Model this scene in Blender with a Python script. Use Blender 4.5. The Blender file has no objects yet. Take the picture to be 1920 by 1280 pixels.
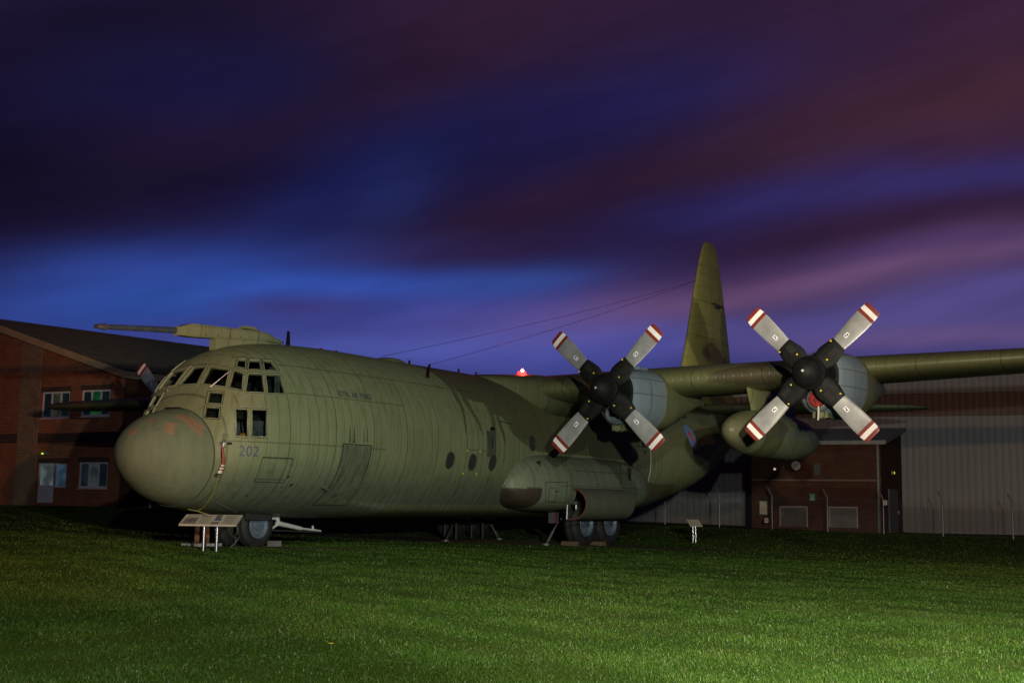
import bpy, bmesh, math, random
import numpy as np
from mathutils import Vector, Matrix
from mathutils.bvhtree import BVHTree

R = math.radians
random.seed(7)
rng = np.random.default_rng(7)
scene = bpy.context.scene

# ------------------------------------------------------------------ camera
CAM = Vector((-17.21, -19.55, 1.12))
YAW, PITCH, ROLL, FPX = 0.54345, 0.12627, 0.01374, 2393.8
_d = Vector((math.cos(YAW)*math.cos(PITCH), math.sin(YAW)*math.cos(PITCH), math.sin(PITCH)))
_r0 = Vector((math.sin(YAW), -math.cos(YAW), 0)); _u0 = _r0.cross(_d)
_r = _r0*math.cos(ROLL) + _u0*math.sin(ROLL); _u = _u0*math.cos(ROLL) - _r0*math.sin(ROLL)
cd = bpy.data.cameras.new('camera'); cam = bpy.data.objects.new('camera', cd)
scene.collection.objects.link(cam)
m3 = Matrix((_r, _u, -_d)).transposed()
cam.matrix_world = Matrix.Translation(CAM) @ m3.to_4x4()
cd.sensor_width = 36; cd.lens = 36*FPX/1920; cd.clip_end = 2000; cd.clip_start = .1
scene.camera = cam
FW = Vector((math.cos(YAW), math.sin(YAW), 0)); RT = Vector((math.sin(YAW), -math.cos(YAW), 0))
def ray(u, v):                       # direction of sight towards a point of the photograph
    return (_d + _r*((u-960)/FPX) - _u*((v-640)/FPX)).normalized()
def W(D, L, z=0.0):                  # metres ahead of and to the right of the viewpoint
    return Vector((CAM.x, CAM.y, 0)) + FW*D + RT*L + Vector((0, 0, z))

# ------------------------------------------------------------------ node helper
class X:
    """arithmetic on node sockets"""
    def __init__(s, nt, v): s.nt = nt; s.v = v
    def _m(s, op, *a):
        n = s.nt.nodes.new('ShaderNodeMath'); n.operation = op
        for i, q in enumerate((s,)+a):
            q = q.v if isinstance(q, X) else q
            if isinstance(q, (int, float)): n.inputs[i].default_value = q
            else: s.nt.links.new(q, n.inputs[i])
        return X(s.nt, n.outputs[0])
    def __add__(s, o): return s._m('ADD', o)
    def __radd__(s, o): return s._m('ADD', o)
    def __sub__(s, o): return s._m('SUBTRACT', o)
    def __rsub__(s, o): return (s*-1.0)._m('ADD', o)
    def __mul__(s, o): return s._m('MULTIPLY', o)
    def __rmul__(s, o): return s._m('MULTIPLY', o)
    def __truediv__(s, o): return s._m('DIVIDE', o)
    def f(s, op, *a): return s._m(op, *a)
    def clamp(s):
        n = s.nt.nodes.new('ShaderNodeClamp'); s.nt.links.new(s.v, n.inputs[0]); return X(s.nt, n.outputs[0])
    def ss(s, a, b):                 # smoothstep a..b
        n = s.nt.nodes.new('ShaderNodeMapRange'); n.interpolation_type = 'SMOOTHSTEP'
        s.nt.links.new(s.v, n.inputs[0]); n.inputs[1].default_value = a; n.inputs[2].default_value = b
        return X(s.nt, n.outputs[0])
def gauss(q): return (q*q*-1.0).f('EXPONENT')
def mixc(nt, fac, a, b, mode='MIX'):
    n = nt.nodes.new('ShaderNodeMix'); n.data_type = 'RGBA'; n.blend_type = mode
    for i, q in ((0, fac), (6, a), (7, b)):
        q = q.v if isinstance(q, X) else q
        if isinstance(q, (int, float)): n.inputs[i].default_value = q
        elif isinstance(q, tuple): n.inputs[i].default_value = (*q[:3], 1)
        else: nt.links.new(q, n.inputs[i])
    return n.outputs[2]
def noise(nt, vec, scale=5, detail=3, rough=.5, sc=(1, 1, 1), off=(0, 0, 0)):
    mp = nt.nodes.new('ShaderNodeMapping'); mp.inputs['Scale'].default_value = sc; mp.inputs['Location'].default_value = off
    nt.links.new(vec, mp.inputs['Vector'])
    n = nt.nodes.new('ShaderNodeTexNoise'); n.inputs['Scale'].default_value = scale
    n.inputs['Detail'].default_value = detail; n.inputs['Roughness'].default_value = rough
    nt.links.new(mp.outputs[0], n.inputs['Vector']); return X(nt, n.outputs[0])
def srgb(r, g, b):
    f = lambda c: (c/255/12.92) if c/255 <= .04045 else ((c/255+.055)/1.055)**2.4
    return (f(r), f(g), f(b))

# ------------------------------------------------------------------ world: dusk sky with long streaked clouds
world = bpy.data.worlds.new('World'); scene.world = world; world.use_nodes = True
nt = world.node_tree; nt.nodes.clear()
tc = nt.nodes.new('ShaderNodeTexCoord')
def vdot(vec, c):
    n = nt.nodes.new('ShaderNodeVectorMath'); n.operation = 'DOT_PRODUCT'; nt.links.new(vec, n.inputs[0]); n.inputs[1].default_value = c
    return X(nt, n.outputs['Value'])
gen = tc.outputs['Generated']
fw = vdot(gen, tuple(FW)); rt = vdot(gen, tuple(RT)); up = vdot(gen, (0, 0, 1))
az = rt.f('ARCTAN2', fw)*57.29578            # degrees, 0 along the view
el = up.f('ARCSINE')*57.29578
cmb = nt.nodes.new('ShaderNodeCombineXYZ')
ta = R(13)                                   # clouds drift up to the right
s1 = az*math.cos(ta) + el*math.sin(ta); s2 = el*math.cos(ta) - az*math.sin(ta)
nt.links.new(s1.v, cmb.inputs[0]); nt.links.new(s2.v, cmb.inputs[1])
wA = noise(nt, cmb.outputs[0], .11, 3, .5, (.55, 1.0, 1)) - .5
wB = noise(nt, cmb.outputs[0], .11, 3, .5, (.55, 1.0, 1), (31, 7, 0)) - .5
azw = az + wA*5.5; elw = el + wB*2.4
streak = noise(nt, cmb.outputs[0], .30, 4, .55, (.22, 1.25, 1), (3, 9, 0))
streak2 = noise(nt, cmb.outputs[0], .16, 3, .5, (.30, 1.2, 1), (13, 2, 0))
def P2A(u, v): return (math.degrees(math.atan((u-960)/2394)), math.degrees(math.atan((944-v)/2394)))
# vertical ramp
t = (elw/24.0).clamp()
cr = nt.nodes.new('ShaderNodeValToRGB'); nt.links.new(t.v, cr.inputs[0])
stops = [(0, (56, 66, 142)), (.16, (54, 66, 142)), (.27, (46, 52, 118)), (.38, (37, 31, 80)), (.5, (29, 19, 57)), (.72, (31, 19, 52)), (.9, (40, 25, 58)), (1, (44, 27, 56))]
while len(cr.color_ramp.elements) < len(stops): cr.color_ramp.elements.new(.5)
for e, (p_, c_) in zip(cr.color_ramp.elements, stops): e.position = p_; e.color = (*srgb(*c_), 1)
col = cr.outputs[0]
# (u, v) centre, half sizes in px, tilt, colour, weight
blobs = [
 (1900, 150, 900, 330, 10, (66, 36, 56), .6), (1500, 290, 560, 70, 12, (66, 40, 54), .65), (1820, 205, 300, 60, 10, (68, 35, 48), .45),
 (760, 90, 420, 120, 10, (52, 28, 42), .75), (200, 100, 460, 150, 0, (23, 17, 46), .85), (1280, 40, 300, 90, 8, (50, 32, 68), .5),
 (60, 385, 520, 135, 3, (8, 7, 24), 1.0), (380, 430, 460, 85, 2, (26, 15, 42), .9), (330, 190, 260, 80, 15, (17, 19, 60), .8),
 (1150, 200, 260, 75, 14, (30, 30, 88), .8), (690, 320, 290, 75, 25, (16, 26, 84), .8), (750, 350, 110, 50, 30, (30, 44, 104), .5),
 (960, 290, 200, 60, 12, (24, 20, 66), .6), (300, 290, 200, 55, 10, (36, 20, 48), .5),
 (1060, 420, 360, 60, 14, (40, 22, 46), .95), (1350, 390, 260, 40, 12, (34, 32, 92), .8), (1780, 350, 330, 32, 4, (46, 40, 104), .75),
 (560, 545, 340, 50, 4, (14, 82, 196), 1.0), (140, 585, 260, 60, 15, (36, 56, 134), .8), (330, 580, 280, 40, 4, (28, 72, 158), .7),
 (560, 590, 110, 24, 4, (46, 38, 94), .9), (880, 470, 300, 32, 6, (44, 26, 62), .85), (860, 600, 300, 60, 0, (62, 66, 148), .85), (960, 525, 130, 24, 6, (42, 74, 156), .7),
 (780, 655, 420, 26, 3, (64, 78, 162), .8), (1200, 645, 240, 40, 4, (56, 66, 152), .7),
 (1560, 530, 430, 38, 8, (114, 78, 116), .9), (1750, 600, 420, 60, 3, (88, 74, 134), .6), (1700, 480, 300, 22, 4, (62, 44, 98), .5), (1600, 620, 330, 24, 2, (84, 76, 144), .6), (1800, 645, 300, 18, 2, (106, 80, 130), .6), (1850, 570, 180, 26, 8, (84, 74, 146), .5)]
for (u, v, a, b, tilt, c, w) in blobs:
    ca, ce = P2A(u, v); sx = a/2394*57.3; sy = b/2394*57.3; tt = R(tilt)
    dx = azw - ca; dy = elw - ce
    q1 = (dx*math.cos(tt) + dy*math.sin(tt))/sx; q2 = (dy*math.cos(tt) - dx*math.sin(tt))/sy
    g = ((q1*q1 + q2*q2)*-.8).f('EXPONENT')*w
    col = mixc(nt, g, col, srgb(*c))
lum = (streak.ss(.25, .75)*.16 + streak2.ss(.3, .7)*.34 + .72) + (noise(nt, cmb.outputs[0], 1.0, 4, .6, (.18, 1.0, 1), (5, 21, 0)).ss(.3, .7) - .5)*.08
hsv = nt.nodes.new('ShaderNodeHueSaturation'); nt.links.new(col, hsv.inputs['Color']); hsv.inputs['Saturation'].default_value = .96; nt.links.new(lum.v, hsv.inputs['Value'])
# overhead and behind, the plain dusk glow
dim = (1.0-el.ss(24, 48)*.75)*(1.0-az.f('ABSOLUTE').ss(32, 70)*.6)
bg = nt.nodes.new('ShaderNodeBackground'); nt.links.new(hsv.outputs[0], bg.inputs[0]); nt.links.new(dim.v, bg.inputs[1])
sky = nt.nodes.new('ShaderNodeTexSky'); sky.sky_type = 'NISHITA'; sky.sun_disc = False
sky.sun_elevation = R(-6); sky.sun_rotation = R(120)
bg2 = nt.nodes.new('ShaderNodeBackground'); nt.links.new(sky.outputs[0], bg2.inputs[0]); bg2.inputs[1].default_value = .05
add = nt.nodes.new('ShaderNodeAddShader'); nt.links.new(bg.outputs[0], add.inputs[0]); nt.links.new(bg2.outputs[0], add.inputs[1])
wo = nt.nodes.new('ShaderNodeOutputWorld'); nt.links.new(add.outputs[0], wo.inputs[0])

# ------------------------------------------------------------------ lights: floodlight and sodium lamps beside the photographer, plus two added fill spots
def lamp(name, kind, loc, power, color, aim=None, size=.1, spot=None, blend=.5):
    l = bpy.data.lights.new(name, kind); o = bpy.data.objects.new(name, l); scene.collection.objects.link(o)
    o.location = loc; l.energy = power; l.color = color; l.shadow_soft_size = size
    if kind == 'SPOT': l.spot_size = R(spot); l.spot_blend = blend
    if aim is not None: o.rotation_euler = (Vector(aim)-Vector(loc)).to_track_quat('-Z', 'Y').to_euler()
    return o
lamp('floodlight', 'SPOT', W(0.5, 2.8, 2.9), 15500, (1.0, 1.0, .84), W(45, 5.5, 4.6), .10, 70, .8)
lamp('high_fill_spot', 'SPOT', W(-4.0, 3.2, 8.5), 15500, (1.0, 1.0, .84), W(12, 2.4, 0), .13, 76, .95)  # added high spot, no mast known; fills lawn and upper skin
lamp('tail_fill_spot', 'SPOT', W(0.5, 2.8, 3.2), 24000, (1.0, .98, .72), (27.5, -1, 6.0), .10, 15, 1.0)  # added narrow spot that brightens the fin and aft fuselage
lamp('sodium_light', 'SPOT', W(-1.0, 4.3, 2.6), 15000, (1.0, .40, .14), W(58, -30.5, 6.2), .10, 26, .5)
lamp('sodium_light', 'SPOT', W(-9.0, 2.5, 4.5), 21000, (1.0, .55, .30), W(68, 21.5, 8.0), .12, 28, .6)
scene.view_settings.view_transform = 'Standard'; scene.view_settings.look = 'None'
scene.view_settings.exposure = 0; scene.view_settings.gamma = 1
scene.cycles.use_denoising = True

# ------------------------------------------------------------------ object helpers
col_ = scene.collection
def link(o): col_.objects.link(o); return o
def props(o, label=None, cat=None, group=None, kind=None):
    if label: o['label'] = label
    if cat: o['category'] = cat
    if group: o['group'] = group
    if kind: o['kind'] = kind
    return o
def thing(name, loc, label, cat, group=None):
    o = link(bpy.data.objects.new(name, None)); o.location = loc; o.empty_display_size = .2
    return props(o, label, cat, group)
class MB:
    def __init__(s): s.v = []; s.f = []; s.uv = {}; s.mi = []; s.cur = 0
    def face(s, pts, uv=None):
        i = len(s.v); s.v += [tuple(p) for p in pts]; s.f.append(tuple(range(i, i+len(pts)))); s.mi.append(s.cur)
        if uv: s.uv[len(s.f)-1] = uv
    def add(s, vs, fs):
        i = len(s.v); s.v += [tuple(p) for p in vs]
        for f in fs: s.f.append(tuple(i+k for k in f)); s.mi.append(s.cur)
    def hexa(s, b, t):              # bottom loop, top loop of n points
        n = len(b); s.add(list(b)+list(t), [tuple(range(n))[::-1], tuple(range(n, 2*n))]+[(k, (k+1) % n, n+(k+1) % n, n+k) for k in range(n)])
    def box(s, c, size, M=None):
        x, y, z = [q/2 for q in size]; M = M or Matrix.Identity(3); c = Vector(c)
        q = lambda a, b, d: c + M @ Vector((a*x, b*y, d*z))
        s.hexa([q(-1, -1, -1), q(1, -1, -1), q(1, 1, -1), q(-1, 1, -1)], [q(-1, -1, 1), q(1, -1, 1), q(1, 1, 1), q(-1, 1, 1)])
    def tube(s, pts, r, n=10, caps=True):
        pts = [Vector(p) for p in pts]; rr = r if isinstance(r, (list, tuple)) else [r]*len(pts)
        rings = []; prev = None
        for i, p in enumerate(pts):
            t = (pts[min(i+1, len(pts)-1)]-pts[max(i-1, 0)]).normalized()
            a = prev if prev is not None else (Vector((0, 0, 1)) if abs(t.z) < .9 else Vector((1, 0, 0)))
            a = (a - t*a.dot(t)).normalized(); b = t.cross(a); prev = a
            rings.append([p + (a*math.cos(k*2*math.pi/n)+b*math.sin(k*2*math.pi/n))*rr[i] for k in range(n)])
        s.loft(rings, caps)
    def loft(s, rings, caps=True, closed=True):
        n = len(rings[0]); i = len(s.v)
        for rg in rings: s.v += [tuple(p) for p in rg]
        for a in range(len(rings)-1):
            for k in range(n if closed else n-1):
                s.f.append((i+a*n+k, i+a*n+(k+1) % n, i+(a+1)*n+(k+1) % n, i+(a+1)*n+k)); s.mi.append(s.cur)
        if caps:
            s.f.append(tuple(i+k for k in range(n))[::-1]); s.mi.append(s.cur)
            s.f.append(tuple(i+(len(rings)-1)*n+k for k in range(n))); s.mi.append(s.cur)
    def build(s, name, mat, parent=None, smooth=None, recalc=True, origin=None):
        me = bpy.data.meshes.new(name); me.from_pydata(s.v, [], s.f)
        mats = mat if isinstance(mat, list) else [mat]
        for m in mats: me.materials.append(m)
        if len(mats) > 1: me.polygons.foreach_set('material_index', s.mi)
        if s.uv:
            ul = me.uv_layers.new(name='UVMap')
            for fi, uv in s.uv.items():
                for li, q in zip(me.polygons[fi].loop_indices, uv): ul.data[li].uv = q
        if recalc:
            bm = bmesh.new(); bm.from_mesh(me); bmesh.ops.recalc_face_normals(bm, faces=bm.faces); bm.to_mesh(me); bm.free()
        if smooth is not None:
            me.shade_smooth(); me.set_sharp_from_angle(angle=R(smooth))
        o = link(bpy.data.objects.new(name, me))
        if parent is not None:
            o.parent = parent; root = parent; off = Vector((0, 0, 0))
            while root is not None: off += root.location; root = root.parent
            if getattr(parent, 'rotation_euler', None) is not None: pass
            o.location = -off
        elif origin is not None:
            me.transform(Matrix.Translation(-Vector(origin))); o.location = origin
        return o

def mat(name, base, rough=.6, metal=0, var=.15, vscale=3, emit=None, spec=.5, bump=0, bscale=40):
    m = bpy.data.materials.new(name); m.use_nodes = True; t = m.node_tree; b = t.nodes['Principled BSDF']
    b.inputs['Roughness'].default_value = rough; b.inputs['Metallic'].default_value = metal
    b.inputs['Specular IOR Level'].default_value = spec
    tcx = t.nodes.new('ShaderNodeTexCoord')
    n = noise(t, tcx.outputs['Object'], vscale, 4, .6)
    c = mixc(t, n.ss(.3, .7), tuple(q*(1-var) for q in base), tuple(min(1, q*(1+var)) for q in base))
    t.links.new(c, b.inputs['Base Color'])
    if emit: b.inputs['Emission Color'].default_value = (*emit[0], 1); b.inputs['Emission Strength'].default_value = emit[1]
    if bump:
        bp = t.nodes.new('ShaderNodeBump'); bp.inputs['Strength'].default_value = bump; bp.inputs['Distance'].default_value = .02
        nn = noise(t, tcx.outputs['Object'], bscale, 3, .6); t.links.new(nn.v, bp.inputs['Height']); t.links.new(bp.outputs[0], b.inputs['Normal'])
    return m

# ------------------------------------------------------------------ ground
def sst(x, a, b):
    t = np.clip((x-a)/(b-a), 0, 1); return t*t*(3-2*t)
def gz(D, L):
    Lc = np.clip(L, -17, 22)
    return -.022*Lc*sst(D, 6, 22) + .37*sst(D, 37, 56) + .012*np.sin(L*.9+D*.35)*sst(D, 4, 12)*(1-sst(D, 40, 60))
def to_DL(x, y):
    dx, dy = x-CAM.x, y-CAM.y
    return dx*FW.x+dy*FW.y, dx*RT.x+dy*RT.y
def G(D, L, h=0.0): return W(D, L, float(gz(D, L))+h)
def hitv(u, v, m, c):                 # sight line meets the upright plane D + m L = c
    q = ray(u, v); n = FW + RT*m; return CAM + q*(c/q.dot(n))
def hitD(u, v, D):
    q = ray(u, v); return CAM + q*(D/q.dot(FW))

mg = bpy.data.materials.new('turf_soil'); mg.use_nodes = True; t = mg.node_tree; b = t.nodes['Principled BSDF']
tcx = t.nodes.new('ShaderNodeTexCoord'); oc = tcx.outputs['Object']
n1 = noise(t, oc, 1.1, 5, .6); n2 = noise(t, oc, 14, 4, .7); n3 = noise(t, oc, .16, 3, .5); n4 = noise(t, oc, 90, 3, .7)
c = mixc(t, n2.ss(.3, .7), (.026, .052, .003), (.052, .092, .006))
c = mixc(t, n1.ss(.45, .75)*.6, c, (.060, .078, .014))
c = mixc(t, n3.ss(.35, .7)*.4, c, (.034, .078, .007))
c = mixc(t, n2.ss(.66, .78)*n1.ss(.5, .7)*.7, c, (.060, .048, .026))
c = mixc(t, n4.ss(.4, .6)*.6, c, (.010, .020, .002))
t.links.new(c, b.inputs['Base Color']); b.inputs['Roughness'].default_value = .9; b.inputs['Specular IOR Level'].default_value = .1
bp = t.nodes.new('ShaderNodeBump'); bp.inputs['Strength'].default_value = .9; bp.inputs['Distance'].default_value = .05
t.links.new((n2*.6+n4*.4).v, bp.inputs['Height']); t.links.new(bp.outputs[0], b.inputs['Normal'])
Ds = np.concatenate([np.arange(-30, 0, 5), np.arange(0, 70, .7), np.arange(70, 120, 6), [130, 160, 220, 350, 600, 1000]])
Ls = np.concatenate([[-700, -400, -200, -120, -80, -60], np.arange(-45, 45.1, 1.2), [60, 80, 120, 200, 400, 700]])
DD, LL = np.meshgrid(Ds, Ls, indexing='ij'); ZZ = gz(DD, LL)
P = np.array(W(0, 0)) + DD[..., None]*np.array(FW) + LL[..., None]*np.array(RT); P[..., 2] = ZZ
nD, nL = DD.shape; mb = MB(); mb.v = [tuple(p) for p in P.reshape(-1, 3)]
mb.f = [(i*nL+j, (i+1)*nL+j, (i+1)*nL+j+1, i*nL+j+1) for i in range(nD-1) for j in range(nL-1)]; mb.mi = [0]*len(mb.f)
props(mb.build('ground', mg, smooth=60), kind='structure')

# worn earth under the aircraft
md = mat('bare_earth', (.085, .062, .040), .95, var=.45, vscale=2.5, spec=.1, bump=.8, bscale=25)
mb = MB()
def patch(D0, L0, a, bb, nn=72, rings=7):
    rg = []
    ph = [random.uniform(0, 6.28) for _ in range(5)]
    for k in range(nn):
        th = k*2*math.pi/nn; w = 1+.10*math.sin(3*th+ph[0])+.07*math.sin(7*th+ph[1])+.05*math.sin(13*th+ph[2])
        rg.append((math.cos(th)*a*w, math.sin(th)*bb*w))
    rr = []
    for j in range(1, rings+1):
        q = j/rings; rr.append([G(D0+y*q, L0+x*q, .010 if j < rings else .004) for x, y in rg])
    mb.loft(rr, caps=False); mb.add([G(D0, L0, .010)]+rr[0], [(0, k+1, (k+1) % nn+1) for k in range(nn)])
patch(37.6, -.4, 6.6, 1.9)
props(mb.build('dirt_patch', md, smooth=50), kind='structure')
mb = MB(); patch(28.3, -4.2, 1.5, .6); props(mb.build('dirt_patch', md, smooth=50), kind='structure')

# grass blades
mgr = bpy.data.materials.new('grass_blades'); mgr.use_nodes = True; t = mgr.node_tree; b = t.nodes['Principled BSDF']
at = t.nodes.new('ShaderNodeAttribute'); at.attribute_name = 'tint'; a_ = X(t, at.outputs['Fac'])
tcx = t.nodes.new('ShaderNodeTexCoord'); g1 = noise(t, tcx.outputs['Object'], .55, 4, .6); g0 = noise(t, tcx.outputs['Object'], .12, 2, .5)
c = mixc(t, a_, (.008, .026, .002), (.088, .165, .024))
c = mixc(t, g1.ss(.4, .7)*.4, c, (.082, .108, .018))
c = mixc(t, g0.ss(.4, .65)*.4, c, (.040, .094, .010))
c = mixc(t, a_.f('GREATER_THAN', .965), c, (.20, .16, .06))
t.links.new(c, b.inputs['Base Color']); b.inputs['Roughness'].default_value = .38; b.inputs['Specular IOR Level'].default_value = .22
tr = t.nodes.new('ShaderNodeBsdfTranslucent'); t.links.new(c, tr.inputs[0]); ms = t.nodes.new('ShaderNodeMixShader'); ms.inputs[0].default_value = .25
t.links.new(b.outputs[0], ms.inputs[1]); t.links.new(tr.outputs[0], ms.inputs[2]); t.links.new(ms.outputs[0], t.nodes['Material Output'].inputs[0])
zones = [(6.3, 10, 6500, .0030, .030), (10, 15, 3600, .0040, .029), (15, 22, 1500, .0062, .028), (22, 32, 520, .011, .028), (32, 60, 90, .020, .030)]
PT = []; TN = []; WD = []; HT = []
for d0, d1, dens, w, h in zones:
    area = (.43*2)*(d1*d1-d0*d0)/2; n = int(area*dens)
    D = np.sqrt(rng.uniform(d0*d0, d1*d1, n)); L = rng.uniform(-.43, .43, n)*D
    m2 = n//2; D = np.concatenate([D, D[:m2]]); L = np.concatenate([L, np.where(rng.uniform(0, 1, m2) < .5, 1, -1)*rng.uniform(.43, .78, m2)*D[n:]]); n += m2
    # clumps: thin out where a lattice noise is low
    k = (np.sin(L*2.1+np.sin(D*1.7)*1.3)*np.sin(D*2.6+np.sin(L*1.1)*2)+np.sin(L*5.3+D*3.1)*.5)
    keep = rng.uniform(-2.4, 1.2, n) < k+.55
    x_, y_ = CAM.x+FW.x*D+RT.x*L, CAM.y+FW.y*D+RT.y*L
    bare = (((D-37.6)/1.8)**2+((L+.4)/6.4)**2 < 1)
    keep &= ~(bare & (rng.uniform(0, 1, n) < .93))
    D, L, k, x_, y_ = D[keep], L[keep], k[keep], x_[keep], y_[keep]
    z = gz(D, L)-.003
    PT.append(np.stack([x_, y_, z], 1)); n = len(D)
    TN.append(np.clip(rng.normal(.42, .30, n)+.12*k, 0, 1)); WD.append(w*rng.uniform(.6, 1.3, n))
    HT.append(h*rng.uniform(.45, 1.25, n)*(1+.25*k)*(1+1.1*(rng.uniform(0, 1, n) < .015)))
PT = np.concatenate(PT); TN = np.concatenate(TN); WD = np.concatenate(WD); HT = np.concatenate(HT); n = len(PT)
TN = np.where(rng.uniform(0, 1, n) < .018, 1.0, np.minimum(TN, .95))
a1 = rng.uniform(0, 6.283, n); a2 = rng.uniform(0, 6.283, n); ln = rng.uniform(.3, 1.5, n)
side = np.stack([np.cos(a1), np.sin(a1), 0*a1], 1)*WD[:, None]/2; lean = np.stack([np.cos(a2), np.sin(a2), 0*a2], 1)*(ln*HT)[:, None]
upv = np.array([0, 0, 1.0])
V = np.empty((n, 5, 3)); V[:, 0] = PT-side; V[:, 1] = PT+side
mid = PT+upv*(HT*.62)[:, None]+lean*.35; V[:, 2] = mid+side*.8; V[:, 3] = mid-side*.8; V[:, 4] = PT+upv*(HT*(1.05-.35*ln))[:, None]+lean
me = bpy.data.meshes.new('grass'); me.vertices.add(n*5); me.vertices.foreach_set('co', V.reshape(-1))
base = (np.arange(n)*5)[:, None]
li = np.concatenate([base+np.array([[0, 1, 2, 3]]), base+np.array([[3, 2, 4]])], 1).reshape(-1)
me.loops.add(n*7); me.loops.foreach_set('vertex_index', li.astype(np.int32))
me.polygons.add(n*2); st = (np.arange(n)*7)[:, None]+np.array([[0, 4]])
me.polygons.foreach_set('loop_start', st.reshape(-1).astype(np.int32))
me.update(calc_edges=True); me.validate()
atr = me.attributes.new('tint', 'FLOAT', 'POINT'); atr.data.foreach_set('value', np.repeat(TN, 5).astype(np.float32))
me.materials.append(mgr)
props(link(bpy.data.objects.new('grass', me)), 'short mown grass of the lawn in front of and around the aircraft', 'grass', kind='stuff')

# a yellow flower in the lawn
q = hitD(621, 1207, 9.75); Dq, Lq = to_DL(q.x, q.y)
fl = thing('flower', G(Dq, Lq), 'single small yellow flower standing in the near grass', 'flower')
mb = MB(); mb.tube([G(Dq, Lq), G(Dq, Lq, .05)], .0022, 6); mb.build('stem', mat('stem_green', (.05, .1, .02)), fl)
mb = MB()
for k in range(9):
    th = k*.698; c0 = G(Dq, Lq, .05); d1 = Vector((math.cos(th), math.sin(th), .35)); s_ = Vector((-math.sin(th), math.cos(th), 0))*.008
    mb.face([c0, c0+d1*.012+s_, c0+d1*.026, c0+d1*.012-s_])
mb.build('blossom', mat('petal_yellow', (.75, .50, .02), var=.05), fl, recalc=False)

# ------------------------------------------------------------------ building materials
def brickmat(name, c1, c2, mortar, bw=.225, rh=.075):
    m = bpy.data.materials.new(name); m.use_nodes = True; t = m.node_tree; b = t.nodes['Principled BSDF']
    uv = t.nodes.new('ShaderNodeUVMap'); br = t.nodes.new('ShaderNodeTexBrick'); t.links.new(uv.outputs[0], br.inputs['Vector'])
    br.inputs['Scale'].default_value = 1; br.inputs['Brick Width'].default_value = bw; br.inputs['Row Height'].default_value = rh
    br.inputs['Mortar Size'].default_value = .009; br.inputs['Bias'].default_value = -.2; br.inputs['Mortar Smooth'].default_value = .2
    for k, q in zip(('Color1', 'Color2', 'Mortar'), (c1, c2, mortar)): br.inputs[k].default_value = (*q, 1)
    nn = noise(t, uv.outputs[0], 1.3, 4, .6); n2 = noise(t, uv.outputs[0], 12, 3, .6, (.35, 1, 1))
    c = mixc(t, nn.ss(.3, .75)*.5, br.outputs[0], mixc(t, 1.0, br.outputs[0], (.5, .45, .42), 'MULTIPLY'))
    c = mixc(t, n2.ss(.45, .75)*.45, c, mixc(t, 1.0, c, (1.55, 1.35, 1.2), 'MULTIPLY'))
    t.links.new(c, b.inputs['Base Color']); b.inputs['Roughness'].default_value = .85; b.inputs['Specular IOR Level'].default_value = .2
    bp = t.nodes.new('ShaderNodeBump'); bp.inputs['Strength'].default_value = .6; bp.inputs['Distance'].default_value = .01; bp.invert = True
    t.links.new(br.outputs['Fac'], bp.inputs['Height']); t.links.new(bp.outputs[0], b.inputs['Normal'])
    return m
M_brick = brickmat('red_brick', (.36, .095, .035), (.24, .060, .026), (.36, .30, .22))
M_brick2 = brickmat('buff_brick', (.30, .20, .12), (.20, .115, .065), (.36, .32, .25))
M_brick3 = brickmat('engineering_brick', (.085, .045, .035), (.06, .035, .03), (.16, .14, .12))
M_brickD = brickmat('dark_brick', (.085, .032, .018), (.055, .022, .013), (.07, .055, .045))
M_upvc = mat('white_plastic_frame', (.74, .74, .80), .4, var=.04)
M_dark = mat('dark_void', (.012, .012, .013), .8)
M_fascia = mat('painted_fascia', (.48, .36, .20), .6, var=.12, vscale=1.5)
M_roof = mat('slate_grey_roof', (.14, .145, .13), .7, var=.2, vscale=2)
M_pipe = mat('grey_pipe', (.42, .42, .44), .5, var=.1)
def glassmat(name, tint=(.02, .022, .025), emit=None):
    m = bpy.data.materials.new(name); m.use_nodes = True; b = m.node_tree.nodes['Principled BSDF']
    b.inputs['Base Color'].default_value = (*tint, 1); b.inputs['Roughness'].default_value = .06; b.inputs['Specular IOR Level'].default_value = .5
    if emit:
        t = m.node_tree; tcx = t.nodes.new('ShaderNodeTexCoord'); n = noise(t, tcx.outputs['Object'], 1.6, 2, .5)
        c = mixc(t, n.ss(.35, .65), tuple(q*.35 for q in emit[0]), emit[0]); t.links.new(c, b.inputs['Emission Color']); b.inputs['Emission Strength'].default_value = emit[1]
    return m
M_glass = glassmat('dark_window_glass')
M_port = mat('smoky_porthole', (.025, .03, .024), .45)
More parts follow.
